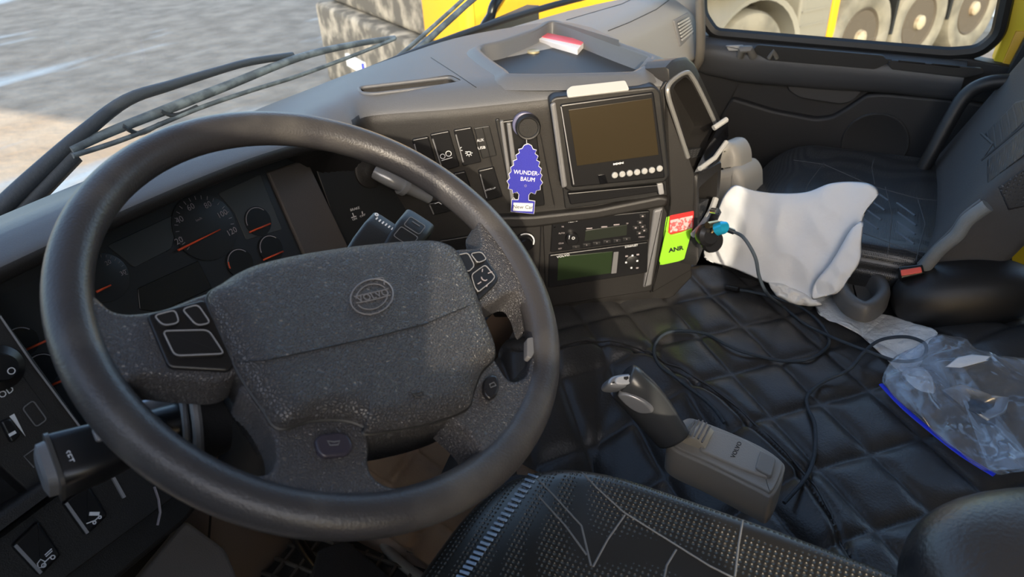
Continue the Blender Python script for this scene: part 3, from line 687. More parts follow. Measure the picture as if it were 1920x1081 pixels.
# left stalk: flared root collar, round neck and the square cruise-control end
DS = -.085
a0 = SW.p(375, 790, DS)
sweep_mb(MB(), [SW.p(420, 780, DS), SW.p(385, 785, DS), SW.p(345, 792, DS)], lambda t: .030+.010*t, 24).build('stalk_collar', PDARK, colm)
cf = Fr(SW.p(352, 790, DS), SW.N, SW.p(352, 790, DS)-SW.p(420, 780, DS))
sweep_mb(MB(), [cf.w(.040*cos(2*PI*i/36), .047*sin(2*PI*i/36), 0) for i in range(36)], .0042, 8, True).build('collar_highlight_ring', PGREY, colm)  # grey rings put in as the highlights on the collar edges
sweep_mb(MB(), [cf.w(.027*cos(2*PI*i/30), .031*sin(2*PI*i/30), .006) for i in range(30)], .003, 8, True).build('collar_highlight_ring', PGREY, colm)
tube('stalk_boot', [SW.p(395, 785, DS), SW.p(350, 790, DS), SW.p(300, 800, DS), SW.p(270, 808, DS)], lambda t: .019-.004*t, PBLACK, colm, 16)
tube('turn_signal_stalk', [SW.p(320, 750, -.13), SW.p(270, 765, -.13), SW.p(200, 790, -.13)], .008, SATIN, colm, 10)
E0, E1 = SW.p(310, 806, DS+.004), SW.p(92, 872, DS+.01)
ax = (E1-E0).normalized(); sv = SW.N
EF = Fr(E0, ax, sv)
Lh = (E1-E0).length
def stalk_ring(t, w_, h_, d=0): return [EF.w(t*Lh, y, z+d) for y, z in rnd(rect(w_, h_), .009, 4)]
loft('stalk_body', [stalk_ring(.0, .024, .024), stalk_ring(.25, .032, .030), stalk_ring(.6, .040, .036), stalk_ring(.93, .043, .038), stalk_ring(.96, .040, .036)], PBLACK, colm, sharp=50)
loft('stalk_end_cap', [stalk_ring(.94, .0445, .040), stalk_ring(.975, .0445, .040), stalk_ring(.98, .040, .036)], mat('cap_rib', (.07, .065, .06), .35), colm, sharp=50)
loft('stalk_end_button', [stalk_ring(.97, .036, .034), stalk_ring(1.05, .035, .032), stalk_ring(1.075, .026, .024)], PGREY, colm, sharp=50)
text('stalk_lettering', 'SET', EF, Lh*.86, .004, .0186, .0065, WHITE, colm, rot=PI*.52)
slab('stalk_slider', EF, rnd(rect(.020, .012, Lh*.50, -.006), .003), .015, .021, PGREY, colm, .002)
# two stalks on the far side
def rstalk(px0, px1, wd, th, d0, d1):
    A, B = SW.p(*px0, d0), SW.p(*px1, d1); f = Fr(A, B-A, SW.N); L = (B-A).length
    rr = lambda t, k: [f.w(t*L, y, z) for y, z in rnd(rect(wd*k, th*k), .006, 4)]
    return f, L, loft('stalk_arm', [rr(0, .7), rr(.4, .95), rr(.7, 1.05), rr(.97, 1.05), rr(1, .9)], PDARK, colm, sharp=50)
f, L, a = rstalk((655, 500), (722, 425), .034, .026, -.055, -.055)
strips('stalk_icons', f, [([(L*.84, -.010+i*.004), (L*.89, -.010+i*.004)], False) for i in range(6)]+[ring_line(f, (L*.93, .013), .0016)], .0015, .0142, WHITE, a)
f, L, a = rstalk((720, 500), (785, 418), .036, .024, -.05, -.05)
strips('stalk_icons', f, [(rnd(rect(L*.20, .020, L*.76, 0), .003, 3), True), (rnd(rect(L*.22, .022, L*.50, 0), .003, 3), True), ([(L*.80, -.005), (L*.80, .005)], False)], .0009, .0132, PGREY, a)

# ================================================================ units in the centre stack
def unit(name, label, cat, p): return thing(name, label, cat, tuple(ST.p(*p)))
radio = unit('car_radio', 'slim black radio above the green display in the centre stack', 'radio', (1128, 440))
stp('faceplate', [(1036, 414), (1219, 395), (1217, 450), (1032, 474)], .002, .010, PBLACK, radio)
stp('display', [(1098, 432), (1176, 421), (1175, 441), (1096, 452)], .009, .0108, LCD2, radio, .0005, .001)
ptext('lettering', 'VOLVO', ST, (1065, 416), (1083, 413), .0104, .006, WHITE, radio)
kc = ST.at(1072, 445, .011)
kb = lathe('volume_knob', ST, *kc, [(.0125, .009), (.0125, .020), (.0105, .022), (0, .022)], PBLACK, radio, 24)
kc2 = ST.at(1075, 446, .022)
strips('power_mark', ST, [ring_line(ST, kc2, .0024), ([ST.at(1068, 441, .0225), ST.at(1067, 448, .0225)], False)], .0009, .0226, WHITE, kb)
for (x, y, s_) in ((1055, 425, 'TR'), (1053, 437, 'AUTO'), (1052, 456, 'CD/A'), (1050, 466, 'AST'), (1203, 444, 'MENU'), (1176, 419, 'TP')):
    text('button_lettering', s_, ST, *ST.at(x, y, .0104), .0104, .0042, GPRINT, radio)
for x, y in ((1105, 428), (1133, 425), (1156, 421)): slab('button_mark', ST, rect(.011, .0022, *ST.at(x, y, .0104)), .0098, .0105, GPRINT, radio, .0001, 1)
for i, (x, y) in enumerate(((1080, 463), (1100, 459), (1119, 456), (1138, 453), (1157, 451), (1175, 448))):
    b = slab('preset_button', ST, rnd(rect(.015, .006, *ST.at(x, y, .011)), .001, 2), .009, .0118, PDARK, radio, .0006)
    text('button_lettering', str(i+1), ST, *ST.at(x, y, .012), .0121, .004, GPRINT, b)
for x, y in ((1205, 405), (1200, 417), (1192, 427), (1205, 425), (1199, 437), (1208, 432)):
    b = slab('menu_button', ST, rnd(rect(.012, .0075, *ST.at(x, y, .011)), .001, 2), .009, .0118, PDARK, radio, .0006)
    slab('button_mark', ST, rect(.0035, .0025, *ST.at(x, y, .012)), .0117, .0122, GPRINT, b, .0001, 1)
slab('screw_cap', ST, circ(*ST.at(1040, 425, .01), .002, 10), .009, .011, PGLOSS, radio, .0004)
fleet = unit('trip_display', 'black unit with a large dark green display below the radio', 'display', (1125, 505))
stp('faceplate', [(1030, 478), (1216, 453), (1214, 511), (1028, 540)], .002, .010, PBLACK, fleet)
stp('display', [(1047, 481), (1149, 471), (1145, 512), (1045, 526)], .009, .0108, LCD, fleet, .0005, .001)
stp('display_side_strip', [(1151, 473), (1160, 472), (1156, 512), (1146, 513)], .009, .0112, PGREY, fleet, .0005, .001)
ptext('lettering', 'VOLVO', ST, (1044, 482), (1068, 477), .0112, .007, WHITE, fleet)
ptext('lettering', 'DYNAFLEET', ST, (1172, 463), (1196, 459), .0104, .006, WHITE, fleet)
pad_ = lathe('arrow_pad', ST, *ST.at(1185, 490, .011), [(.0135, .009), (.0135, .0125), (.012, .0135), (0, .0135)], PDARK, fleet, 24)
for x, y in ((1186, 479), (1174, 492), (1195, 489), (1184, 502)): slab('arrow_mark', ST, rect(.0035, .0035, *ST.at(x, y, .014)), .0132, .0139, WHITE, pad_, .0001, 1)
for x, y in ((1175, 480), (1196, 477), (1195, 502)): slab('button_mark', ST, rect(.005, .003, *ST.at(x, y, .0104)), .0098, .0106, GPRINT, fleet, .0001, 1)
# ---- monitor
mon = unit('video_monitor', 'black seven-inch video monitor strapped to the centre stack', 'monitor', (1145, 260))
stp('housing', [(1030, 190), (1040, 182), (1228, 162), (1240, 172), (1256, 330), (1246, 343), (1068, 361), (1054, 350)], .003, .030, PDARK, mon, .004, .008)
stp('bezel', [(1050, 196), (1226, 172), (1248, 334), (1072, 352)], .028, .034, PBLACK, mon, .003, .005)
stp('screen', [(1066, 206), (1222, 184), (1235, 290), (1082, 311)], .033, .0345, SCREEN, mon, .0005, .001)
ptext('lettering', 'MXN', ST, (1150, 308), (1169, 305), .0345, .0045, WHITE, mon, bold=.0002)
for i in range(7):
    x = 1153+i*13.9; y = 328.5-i*1.9
    if i == 6: x, y = 1237, 316
    lathe('button', ST, *ST.at(x, y, .036), [(.0056, .033), (.0056, .0365), (.004, .038), (0, .038)], LGREY, mon, 14)
stp('slot_switch', [(1121, 328), (1134, 326), (1140, 344), (1125, 346)], .033, .036, PGLOSS, mon, .001, .001)
stp('side_rail', [(1032, 196), (1042, 192), (1064, 350), (1054, 354)], .024, .0345, PGREY, mon, .003, .004)
strips('bezel_line', ST, [(ST.poly([(1052, 200), (1076, 346)], .035), False)], .0016, .0346, EDGE, mon)
stp('lower_bracket', [(1064, 362), (1246, 345), (1248, 358), (1070, 384)], .003, .012, PBLACK, mon, .002, .003)
stp('corner_clip', [(1232, 345), (1243, 343), (1246, 364), (1236, 366)], .008, .016, EDGE, mon, .002, .003)
pf = Fr(ST.p(1120, 170, .03), ST.U, (-.55, -.36, .75))
tp = slab('paper_strip', pf, rnd(pf.poly([(1062, 170), (1070, 163), (1172, 152), (1180, 170), (1064, 184)]), .004), .0, .003, mat('grey_white_tape', (.42, .42, .41), .6), None, .001)
tag(tp, 'whitish folded tape strip lying along the monitor top edge', 'tape')

# ---- phone mount disc, air freshener
pm = unit('magnetic_phone_mount', 'round black phone mount clipped above the blue tree air freshener', 'phone mount', (992, 240))
u, v = ST.at(990, 238, .02)
lathe('disc', ST, u, v, [(.020, .010), (.0215, .014), (.0215, .024), (.0195, .027), (.017, .0265), (.016, .025), (0, .025)], PDARK, pm, 36)
lathe('rear_ring', ST, u-.004, v+.001, [(.0215, .004), (.0215, .012), (.02, .013), (0, .013)], mat('ring_violet_grey', (.12, .12, .20), .4), pm, 32)
sweep_mb(MB(), [ST.w(u-.003, v, -.002), ST.w(u-.003, v, .008)], .011, 12).build('clip', PBLACK, pm)
half = [(0, 0), (.004, -.002), (.006, -.006), (.010, -.007), (.0085, -.011), (.0125, -.014), (.011, -.019), (.015, -.021), (.014, -.026), (.0175, -.029), (.0165, -.034), (.019, -.037), (.0175, -.042), (.0205, -.046), (.018, -.050), (.0185, -.055), (.014, -.056), (.013, -.0605), (.008, -.0585), (.0055, -.062), (.006, -.069)]
tree = [(x, y) for x, y in half]+[(.0135, -.070), (.0135, -.086), (-.0135, -.084), (-.0135, -.069)]+[(-x, y) for x, y in reversed(half[1:])]
af = thing('air_freshener', 'blue tree-shaped air freshener hanging in front of the slot', 'air freshener', tuple(ST.p(990, 285, .02)))
A, B = ST.p(990, 270, .020), ST.p(997, 395, .012)
TF = Fr(A, ST.U+V((0, 0, -.12)), ST.N+V((0, 0, .05))); sc = (B-A).length/.0875
slab('card', TF, [(x*sc*1.02, y*sc) for x, y in tree], -.0007, .0, BLUE, af, .0002, 1)
slab('card_edge', TF, inset([(x*sc*1.02, y*sc) for x, y in tree], -.0009)[::1], -.0022, -.0008, WHITE, af, .0002, 1)
text('lettering', 'WUNDER-', TF, .001*sc, -.0345*sc, .0003, .0072*sc, WHITE, af, sx=.9, rot=-.04); text('lettering', 'BAUM', TF, .003*sc, -.0425*sc, .0003, .0072*sc, WHITE, af, sx=.9, rot=-.04)
strips('registered_mark', TF, [ring_line(TF, (.001*sc, -.0505*sc), .0018)], .0005, .0004, GPRINT, af)
lb = slab('name_label', TF, [(x*sc, y*sc) for x, y in rect(.0235, .0105, 0, -.0775)], -.0003, .0004, mat('label_grey', (.62, .64, .66), .5), af, .0001, 1)
text('lettering', 'New Car', TF, 0, -.0775*sc, .0006, .0065*sc, SEAMD, lb)
tube('string', [ST.p(987, 262, .026), ST.p(988, 270, .022), A], .0006, WHITE, af, 6)

# ---- pocket column on the passenger side of the stack
A_, B_ = V((1.158, .347, -.33)), V((1.2, .281, -.6)); Uq = V((.97, -.22, 0)).normalized()
SD = Fr(B_, Uq, Uq.cross(A_-B_))
if SD.N.dot(-B_) < 0: SD = Fr(B_, -Uq, (-Uq).cross(A_-B_)*1)
pock = thing('side_storage_column', 'dark storage column with open side pockets beside the monitor', 'storage column', tuple(SD.p(1300, 400)))
def resample(o, n, c):
    if area(o) < 0: o = o[::-1]
    out = []; o = o+[o[0]]
    for k in range(n):
        d = V((cos(2*PI*k/n), sin(2*PI*k/n))); best = None
        for a, b in zip(o, o[1:]):
            a_, e = V(a)-c, V(b)-V(a); den = d.x*e.y-d.y*e.x
            if abs(den) < 1e-12: continue
            t = (a_.x*e.y-a_.y*e.x)/den; q = (a_.x*d.y-a_.y*d.x)/den
            if t > 0 and -1e-6 <= q <= 1+1e-6 and (best is None or t > best): best = t
        out.append(tuple(c+d*(best or 0)))
    return out
def framed(name, outer, inner, cpx, dp=.12):
    c = V(SD.at(*cpx)); O = resample(rnd(SD.poly(outer), .006), 72, c); I = resample(rnd(SD.poly(inner), .006), 72, c)
    mid = [((a[0]*.85+b[0]*.15), (a[1]*.85+b[1]*.15)) for a, b in zip(O, I)]
    return loft(name, [[SD.w(x, y, d) for x, y in q] for q, d in ((O, -dp), (O, -.004), (mid, 0), (I, 0), (I, -dp*.75))], DASH, pock, True, True, 40)
framed('upper_pocket', [(1249, 128), (1266, 110), (1290, 106), (1306, 120), (1354, 226), (1364, 262), (1354, 302), (1303, 332), (1288, 284)], [(1260, 172), (1266, 158), (1285, 143), (1296, 153), (1340, 236), (1330, 254), (1318, 292), (1296, 298), (1292, 284)], (1306, 225), .055)
framed('lower_pocket', [(1306, 325), (1354, 300), (1352, 335), (1343, 400), (1324, 455), (1308, 500), (1307, 400)], [(1310, 352), (1346, 320), (1344, 368), (1328, 412), (1312, 436), (1311, 400)], (1325, 370))
# the stack face carried on to the column's edge
slab('stack_edge_panel', ST, rnd(ST.poly([(1236, 168), (1250, 150), (1287, 278), (1302, 325), (1300, 400), (1296, 505), (1222, 548), (1240, 470), (1256, 380), (1252, 290)], .0), .004), -.03, .002, DASH, pock, .002)
sweep_mb(MB(), cr([tuple(SD.p(x, y, .002)) for x, y in [(1290, 295), (1268, 228), (1252, 176), (1258, 154), (1285, 136), (1299, 146), (1322, 190), (1345, 240)]], 5, False), .0042, 8).build('pocket_rim', mat('pocket_rim_grey', (.17, .17, .165), .3), pock)
stm = lambda px, nm, d0, d1, m, r=.001: slab(nm, SD, rnd(SD.poly(px, d1), .003), d0, d1, m, pock, r)
stm([(1288, 282), (1318, 276), (1312, 300), (1290, 302)], 'pocket_mat', -.05, -.004, TRAYMAT)
fl = loft('pocket_flap', [[SD.p(x, y, d) for x, y, d in q] for q in (
    [(1340, 238, .0), (1350, 232, .03), (1364, 222, .034), (1352, 250, .0)],
    [(1325, 268, .0), (1334, 262, .03), (1366, 255, .034), (1345, 285, .0)],
    [(1305, 312, .0), (1311, 305, .02), (1352, 290, .024), (1330, 315, .0)],
    [(1300, 325, .0), (1303, 322, .006), (1325, 318, .008), (1315, 326, .0)])], PGLOSS, pock, sharp=40)
sweep_mb(MB(), [SD.p(1312, 316, .03), SD.p(1340, 296, .036), SD.p(1362, 266, .04)], .0045, 8).build('flap_highlight_stripe', LGREY, pock)  # pale tube stands for the light stripe on the glossy flap
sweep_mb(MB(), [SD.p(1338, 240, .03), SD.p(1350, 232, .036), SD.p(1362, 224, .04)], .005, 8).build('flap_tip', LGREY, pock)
sweep_mb(MB(), cr([tuple(SD.p(x, y, .012)) for x, y in [(1300, 440), (1318, 420), (1333, 395), (1342, 372)]], 5, False), .006, 8).build('lower_pocket_lip', LGREY, pock)
stm([(1304, 385), (1330, 372), (1322, 400), (1302, 430)], 'lower_pocket_mat', -.05, -.006, TRAYMAT)
slab('column_foot', ST, rnd(ST.poly([(1222, 548), (1297, 500), (1300, 520), (1262, 560), (1100, 590), (1020, 600), (1022, 575)], .0), .006), -.05, -.004, DASH, pock, .003)

# ---- green card holder with cards
ch = thing('card_holder', 'lime green stick-on card holder on the centre stack side', 'card holder', tuple(ST.p(1265, 460)))
stp('back', [(1249, 407), (1300, 396), (1296, 432), (1279, 483), (1237, 497)], .002, .0035, GREEN, ch, .0006, .003)
stp('front_pocket', [(1249, 432), (1258, 441), (1278, 436), (1299, 428), (1283, 486), (1272, 490), (1240, 497), (1236, 490)], .006, .009, GREEN, ch, .001, .003)
ptext('lettering', 'ANR', ST, (1253, 470), (1282, 464), .0094, .013, SEAMD, ch, bold=.0006)
ca = thing('bank_card', 'red and white plastic card standing in the lime green holder', 'card', tuple(ST.p(1275, 420)))
slab('card', ST, rnd(ST.poly([(1256, 404), (1301, 395), (1300, 430), (1286, 450), (1252, 446)], .005), .002), .0042, .0052, RED, ca, .0003)
slab('print_panel', ST, ST.poly([(1257, 413), (1299, 404), (1298, 428), (1256, 436)], .006), .0052, .0056, PINK, ca, .0001, 1)
# ---- cable holder at the column corner
hold = thing('cable_holder', 'black ball-joint holder with a cyan ring at the storage column', 'cable holder', tuple(SD.p(1330, 440)))
h0 = SD.p(1330, 440, .03)
tube('arm', [SD.p(1322, 446, .004), SD.p(1330, 428, .03), SD.p(1342, 402, .03), SD.p(1345, 396, .03)], .008, PBLACK, hold, 10)
HF = Fr(SD.p(1337, 425, .05), SD.U, (-.6, -.75, .3))
lathe('ball_base', HF, *HF.at(1326, 440), [(.018, -.012), (.021, -.004), (.021, .006), (.015, .012), (0, .012)], PBLACK, hold, 24)
lathe('lower_disc', HF, *HF.at(1337, 452), [(.020, -.010), (.022, -.004), (.020, .003), (0, .003)], PBLACK, hold, 24)
sweep_mb(MB(), [SD.p(1326, 422, .06), SD.p(1345, 418, .065)], .006, 10).build('gold_screw', mat('gold_metal', (.75, .55, .30), .3, metal=1), hold)
sweep_mb(MB(), [SD.p(1336, 432, .06), SD.p(1352, 436, .07)], .005, 10).build('gold_screw', MATS['gold_metal'], hold)
lathe('small_tip', HF, *HF.at(1342, 396), [(.006, -.01), (.006, .006), (0, .008)], CHROME, hold, 12)
c0, c1, c2 = SD.p(1344, 430, .075), SD.p(1354, 426, .085), SD.p(1375, 434, .095)
sweep_mb(MB(), [c0, c1, SD.p(1357, 427, .086)], .0115, 16).build('cyan_ring', CYAN, hold)

# ================================================================ passenger side of the dash
def pdash():
    root = dash
    secs = []
    for x, yb, yf, z0 in ((1.15, .95, .70, -.37), (1.40, .92, .60, -.362), (1.60, .885, .555, -.352), (1.80, .83, .53, -.345), (1.88, .79, .515, -.35), (1.925, .76, .51, -.37)):
        secs.append(rnd3([(x, yb, -.44), (x, yb, -.385), (x, yf+.14, z0), (x, yf+.05, z0-.002), (x, yf+.004, z0-.03), (x, yf-.02, z0-.13), (x, yf-.03, z0-.15), (x, yf+.03, z0-.20), (x, yf+.08, z0-.45), (x, yb, z0-.5)], [.005, .01, .05, .03, .02, .006, .006, .02, .03, .02]))
    o = loft('passenger_dash', secs, mat('passenger_dash_plastic', (.25, .245, .235), .5, ('noise', 900, .35)), root, sharp=50)
    VF = Fr((1.8, .525, -.42), (1, -.12, 0), (-.12, -1, .22))
    fr_ = slab('air_vent', VF, rnd(VF.poly([(1264, 38), (1292, 22), (1303, 62), (1276, 88)], .006), .006), -.01, .006, PGREY, root, .003)
    a, b, c, d = [V(q) for q in VF.poly([(1270, 42), (1290, 31), (1299, 60), (1278, 78)], .007)]
    slab('vent_well', VF, [tuple(a), tuple(b), tuple(c), tuple(d)], .003, .0065, PBLACK, fr_, .0005)
    for i in range(6):
        t = (i+.5)/6; p, q = a.lerp(d, t), b.lerp(c, t)
        strips('vent_slat', VF, [([tuple(p), tuple(q)], False)], .0045, .010, LGREY, fr_, .003)
    PT = Fr((1.5, .7, -.352), (1, 0, 0), (0, 0, 1))
    drape('top_seam', o, [(1062, 38), (1110, 24), (1165, 8), (1190, -4)], .0012, SEAMD, root, n=6)
    drape('top_seam', o, [(1140, 58), (1180, 42), (1230, 18), (1260, -4)], .0012, SEAMD, root, n=6)
pdash()

drape('top_seam', dbody, [(808, 108), (850, 135), (893, 164)], .0008, SEAMD, dash, n=10)
# tray contents
bk = thing('booklet', 'small red and white booklet in the dash top tray', 'booklet', tuple(TP.p(1045, 75, -.03)))
bo = TP.poly([(1004, 69), (1013, 58), (1097, 75), (1083, 91)], -.018)
b = slab('booklet_pages', TP, bo, -.0305, -.020, BOOK, bk, .001)
slab('booklet_cover', TP, TP.poly([(1006, 66), (1013, 58), (1097, 75), (1089, 83)], -.018), -.020, -.0188, mat('cover_red', (.70, .12, .15), .5), bk, .0004)
cn = lathe('coin', TP, *TP.at(1000, 94, -.026), [(.013, -.0305), (.013, -.027), (.012, -.0262), (0, -.0262)], COIN); tag(cn, 'round brass-coloured disc in the tray beside the booklet', 'coin')

# ================================================================ passenger door
door = tag(empty('door_1', (1.95, .1, -.8)), kind='structure')
DR = Fr((1.95, .1, -.8), (0, -1, 0), (-1, 0, 0))
if DR.V.z < 0: raise SystemExit('door frame upside down')
DM = mat('door_plastic', (.019, .019, .0205), .5, ('noise', 800, .4))
slab('door_panel', DR, rnd(DR.poly([(1285, 60), (1335, 71), (1816, 111), (1850, 118), (1915, 130), (1930, 420), (1700, 700), (1300, 620), (1240, 300)]), .01), -.05, -.006, DM, door, .004)
# ledge under the window: bulges into the cab
def ledge():
    rows = []
    for x, ytop, yb in ((1290, 62, 120), (1335, 68, 135), (1400, 76, 150), (1550, 88, 163), (1700, 101, 172), (1815, 112, 186)):
        a, b = DR.at(x, ytop), DR.at(x, yb); u = a[0]
        rows.append([DR.w(*q) for q in ((u, a[1]-.004, -.03), (u, a[1]-.004, .004), (u, a[1]-.012, .034), (u, a[1]-.032, .046), (u, b[1]+.03, .044), (u, b[1], .026), (u, b[1]-.006, .0), (u, b[1]-.006, -.03))])
    rr = [rnd3(r, [.002, .004, .012, .014, .02, .012, .004, .002], 3) for r in rows]
    return loft('ledge', rr, mat('ledge_plastic', (.062, .064, .069), .40, ('noise', 800, .3)), door, sharp=60)
lg = ledge()
def drp(name, fr, px, d0, d1, m, r=.002, cor=.006, p=None): return slab(name, fr, rnd(fr.poly(px, d1), cor), d0, d1, m, p or door, r)
drp('ledge_pocket', DR, [(1410, 96), (1420, 84), (1655, 104), (1668, 117), (1640, 130), (1440, 113)], .040, .0475, SEAL, .001, .004)
drp('ledge_cover_plate', DR, [(1664, 119), (1672, 113), (1840, 128), (1846, 138), (1810, 146), (1672, 130)], .040, .0478, PDARK, .001, .004)
for x, y, x2, y2 in ((1506, 97, 1553, 102), (1564, 103, 1612, 107), (1623, 108, 1672, 113), (1684, 114, 1735, 119), (1747, 120, 1800, 125)):
    strips('demister_slot', DR, [(DR.poly([(x, y), (x2, y2)], .047), False)], .004, .0478, SEAL, door, .004)
drp('window_switch', DR, [(1360, 86), (1392, 85), (1398, 95), (1366, 96)], .044, .050, LGREY, .002, .002)
sweep_mb(MB(), [DR.p(1388, 105, .045), DR.p(1392, 92, .062), DR.p(1405, 92, .062), DR.p(1412, 106, .045)], .010, 10).build('pull_handle_post', mat('pale_grey_plastic', (.17, .165, .155), .45), door)
sweep_mb(MB(), [DR.p(1443, 108, .045), DR.p(1450, 97, .058), DR.p(1456, 108, .045)], .007, 10).build('lock_lever', MATS['pale_grey_plastic'], door)
# raised lower panel edge and armrest cup
dl = [(1353, 215), (1372, 183), (1450, 207), (1530, 222), (1560, 218), (1590, 200), (1625, 176), (1660, 175), (1785, 186), (1880, 200), (1900, 520), (1500, 560), (1330, 330)]
slab('lower_panel', DR, rnd(DR.poly(dl, .012), .012), -.006, .014, DM, door, .008)
drape('panel_crease', lg, [(1355, 180)], .001, SEAMD, door)
strips('upper_crease', DR, [(cr(DR.poly([(1350, 235), (1368, 190), (1385, 158), (1415, 145), (1480, 152), (1540, 162)], .002), 5, False), False)], .003, -.003, SEAL, door, .004)
drp('pull_cup', DR, [(1474, 152), (1620, 168), (1600, 190), (1578, 196), (1500, 184), (1478, 170)], .0, .010, mat('cup_plastic', (.045, .045, .046), .5), .003, .014)
c = DR.at(1640, 268, .016); R = abs(DR.at(1707, 268, .016)[0]-c[0])
spk = lathe('speaker_grille', DR, *c, [(R, .010), (R, .017), (R*.96, .020), (R*.9, .018), (0, .018)], mat('speaker_plastic', (.034, .034, .035), .5, ('dots', 300, .5)), door, 48)
win2 = tag(empty('window_2', (1.95, .1, -.1)), kind='structure')
WF = DR
wo = rnd(DR.poly([(1300, -330), (1312, 30), (1336, 66), (1780, 105), (1836, 100), (1872, 70), (1960, -330)], 0), .02)
slab('pane', WF, wo, -.030, -.026, GLASS, win2, .0005, 1)
sweep_mb(MB(), [DR.w(u, v, -.018) for u, v in wo], .016, 8, True).build('rubber_frame', SEAL, win2)
# yellow painted door jamb and pillar behind
pil = slab('wall_right', DR, DR.poly([(1862, 118), (1884, 60), (1960, -330), (2300, -330), (2300, 700), (1700, 700), (1890, 300)], -.03), -.10, -.032, YELLOWD, None, .004); tag(pil, kind='structure')
pl2 = slab('trim_1', DR, DR.poly([(1770, 560), (1850, 190), (1905, 60), (1945, 60), (1905, 190), (1850, 560)], -.02), -.034, -.026, YELLOW, None, .002); tag(pl2, kind='structure')
slab('door_seal', DR, DR.poly([(1880, 150), (1960, 0), (2100, 0), (2100, 400), (1700, 400), (1860, 200)], .0), -.02, .0, SEAL, door, .004)
# A-pillar with grab handle
ap = slab('trim_2', DR, DR.poly([(1250, -330), (1306, -330), (1316, 60), (1300, 95), (1265, 95)], -.01), -.06, .0, LGREY, None, .01); tag(ap, kind='structure')
gh = tube('grab_rail', [XP(1306, -160, 1.86), XP(1310, -40, 1.86), XP(1314, 60, 1.86), XP(1311, 112, 1.87), XP(1300, 132, 1.92)], .012, mat('handle_warm_grey', (.20, .18, .15), .35), None, 12, up=(0, 1, 0)); tag(gh, 'vertical grey-brown grab rail beside the passenger windscreen pillar', 'grab rail')
ph = tube('grab_tube', [XP(1900, 152, 1.80), XP(1850, 157, 1.80), XP(1810, 180, 1.80), XP(1775, 235, 1.78), XP(1740, 300, 1.76), XP(1700, 370, 1.75), XP(1680, 430, 1.74)], .016, PDARK, None, 14); tag(ph, 'thick curved black tube between passenger seat and door', 'grab tube')

# ================================================================ engine tunnel with quilted cover
seam = [(1.30, .52), (.90, .52), (.93, .46), (.985, .40), (1.000, .33), (.993, .28), (.93, .141), (.825, .006), (.753, -.048), (.666, -.096), (.60, -.2), (.58, -.6)]
def sdist(x, y):
    best = 9
    for i in range(1, len(seam)-1):
        a, b = V(seam[i]), V(seam[i+1]); t = max(0, min(1, (V((x, y))-a).dot(b-a)/(b-a).length_squared)); q = a+(b-a)*t
        d = (V((x, y))-q).length
        if d < best: best = d; s = (b-a).x*(y-a.y)-(b-a).y*(x-a.x)
    return best if s > 0 else -best          # positive on the tunnel top
def qz(x, y, amp=.010, k0=.725, k1=.65, pu=.130, pv=.165):
    a = abs(((x-y-k0)/pu) % 1-.5)*2; b = abs(((x+y-k1)/pv) % 1-.5)*2     # 1 on the stitched lines
    f = (1-a**5)*(1-b**5); wr = .0035*NZ.noise(V((x*9, y*9, 3)))+.0015*NZ.noise(V((x*28, y*28, 1)))
    return amp*(f-1)+wr
def tz(x, y):
    s = sdist(x, y)
    z = -.79+qz(x, y)
    if s < 0:
        e = -s; z -= .55*max(0, e-.012)+.010*math.exp(-(e/.008)**2)
        z = max(z, -1.0)
    else: z -= .004*math.exp(-(s/.006)**2)
    bump = math.exp(-(((x-1.20)/.15)**2+((y+.34)/.22)**2)*1.2); z += .085*bump       # rear part rises under the cover
    if x > 1.33: z -= min(.25, (x-1.33)**2*30)
    return z
tun = thing('engine_tunnel', 'black diamond-quilted leatherette cover over the engine tunnel', 'tunnel cover', (.95, 0, -.85))
vs = []; NX, NY = 190, 330
grid('quilted_top', lambda u, v: (.655+u*.75, -.95+v*1.50, tz(.655+u*.75, -.95+v*1.50)), NX, NY, LEATHER, tun)
# side towards the driver's footwell, quilted in squares
def side(u, v):
    y = -.4+u*1.35; h = v; x = .735-.10*(1-h)**1.0; z = -1.16+h*.27
    a = abs(((y*.9+z*.5)/.11) % 1-.5)*2; b = abs(((z-.25*y)/.10) % 1-.5)*2
    return (x-.012*(1-a**8)*(1-b**8), y, z)
grid('quilted_side', side, 200, 50, FLOORQ, tun)
skirt = grid('quilt_skirt', lambda u, v: (.735-.02*0+(.0)+v*.0+ (0 if 1 else 0)+ (v*.0), -.4+u*1.35, -.90+v*.001), 2, 2, LEATHER, tun); bpy.data.objects.remove(skirt)
grid('front_apron', lambda u, v: (.735+u*.45, .62+.02*sin(v*3)-.10*v*0, -1.16+v*.36), 30, 20, FLOORQ, tun)
# piping seam
def surf(pts, r, m, name, p, lift=.0, n=5):
    q = cr(pts, n, False); return sweep_mb(MB(), [(x, y, tz(x, y)+lift) for x, y in q], r, 6).build(name, m, p)
surf([s for s in seam[2:-1]], .0022, LEATHER, 'piping', tun, .0)
mt = slab('floor_trim_strip', Fr((.60, .55, -1.15), (1, 0, 0), (0, 0, 1)), [(0, 0)], 0, 0, SATIN) if 0 else None
st_ = tube('floor_sill_strip', [ZP(690, 960, -1.15), ZP(712, 1005, -1.15), ZP(745, 1050, -1.15), ZP(800, 1090, -1.15), ZP(870, 1130, -1.15)], .011, mat('worn_metal_strip', (.30, .28, .25), .45, ('noise', 200, .5)), None, 10); tag(st_, 'worn metal edge strip between the foot mat and tunnel', 'trim strip')
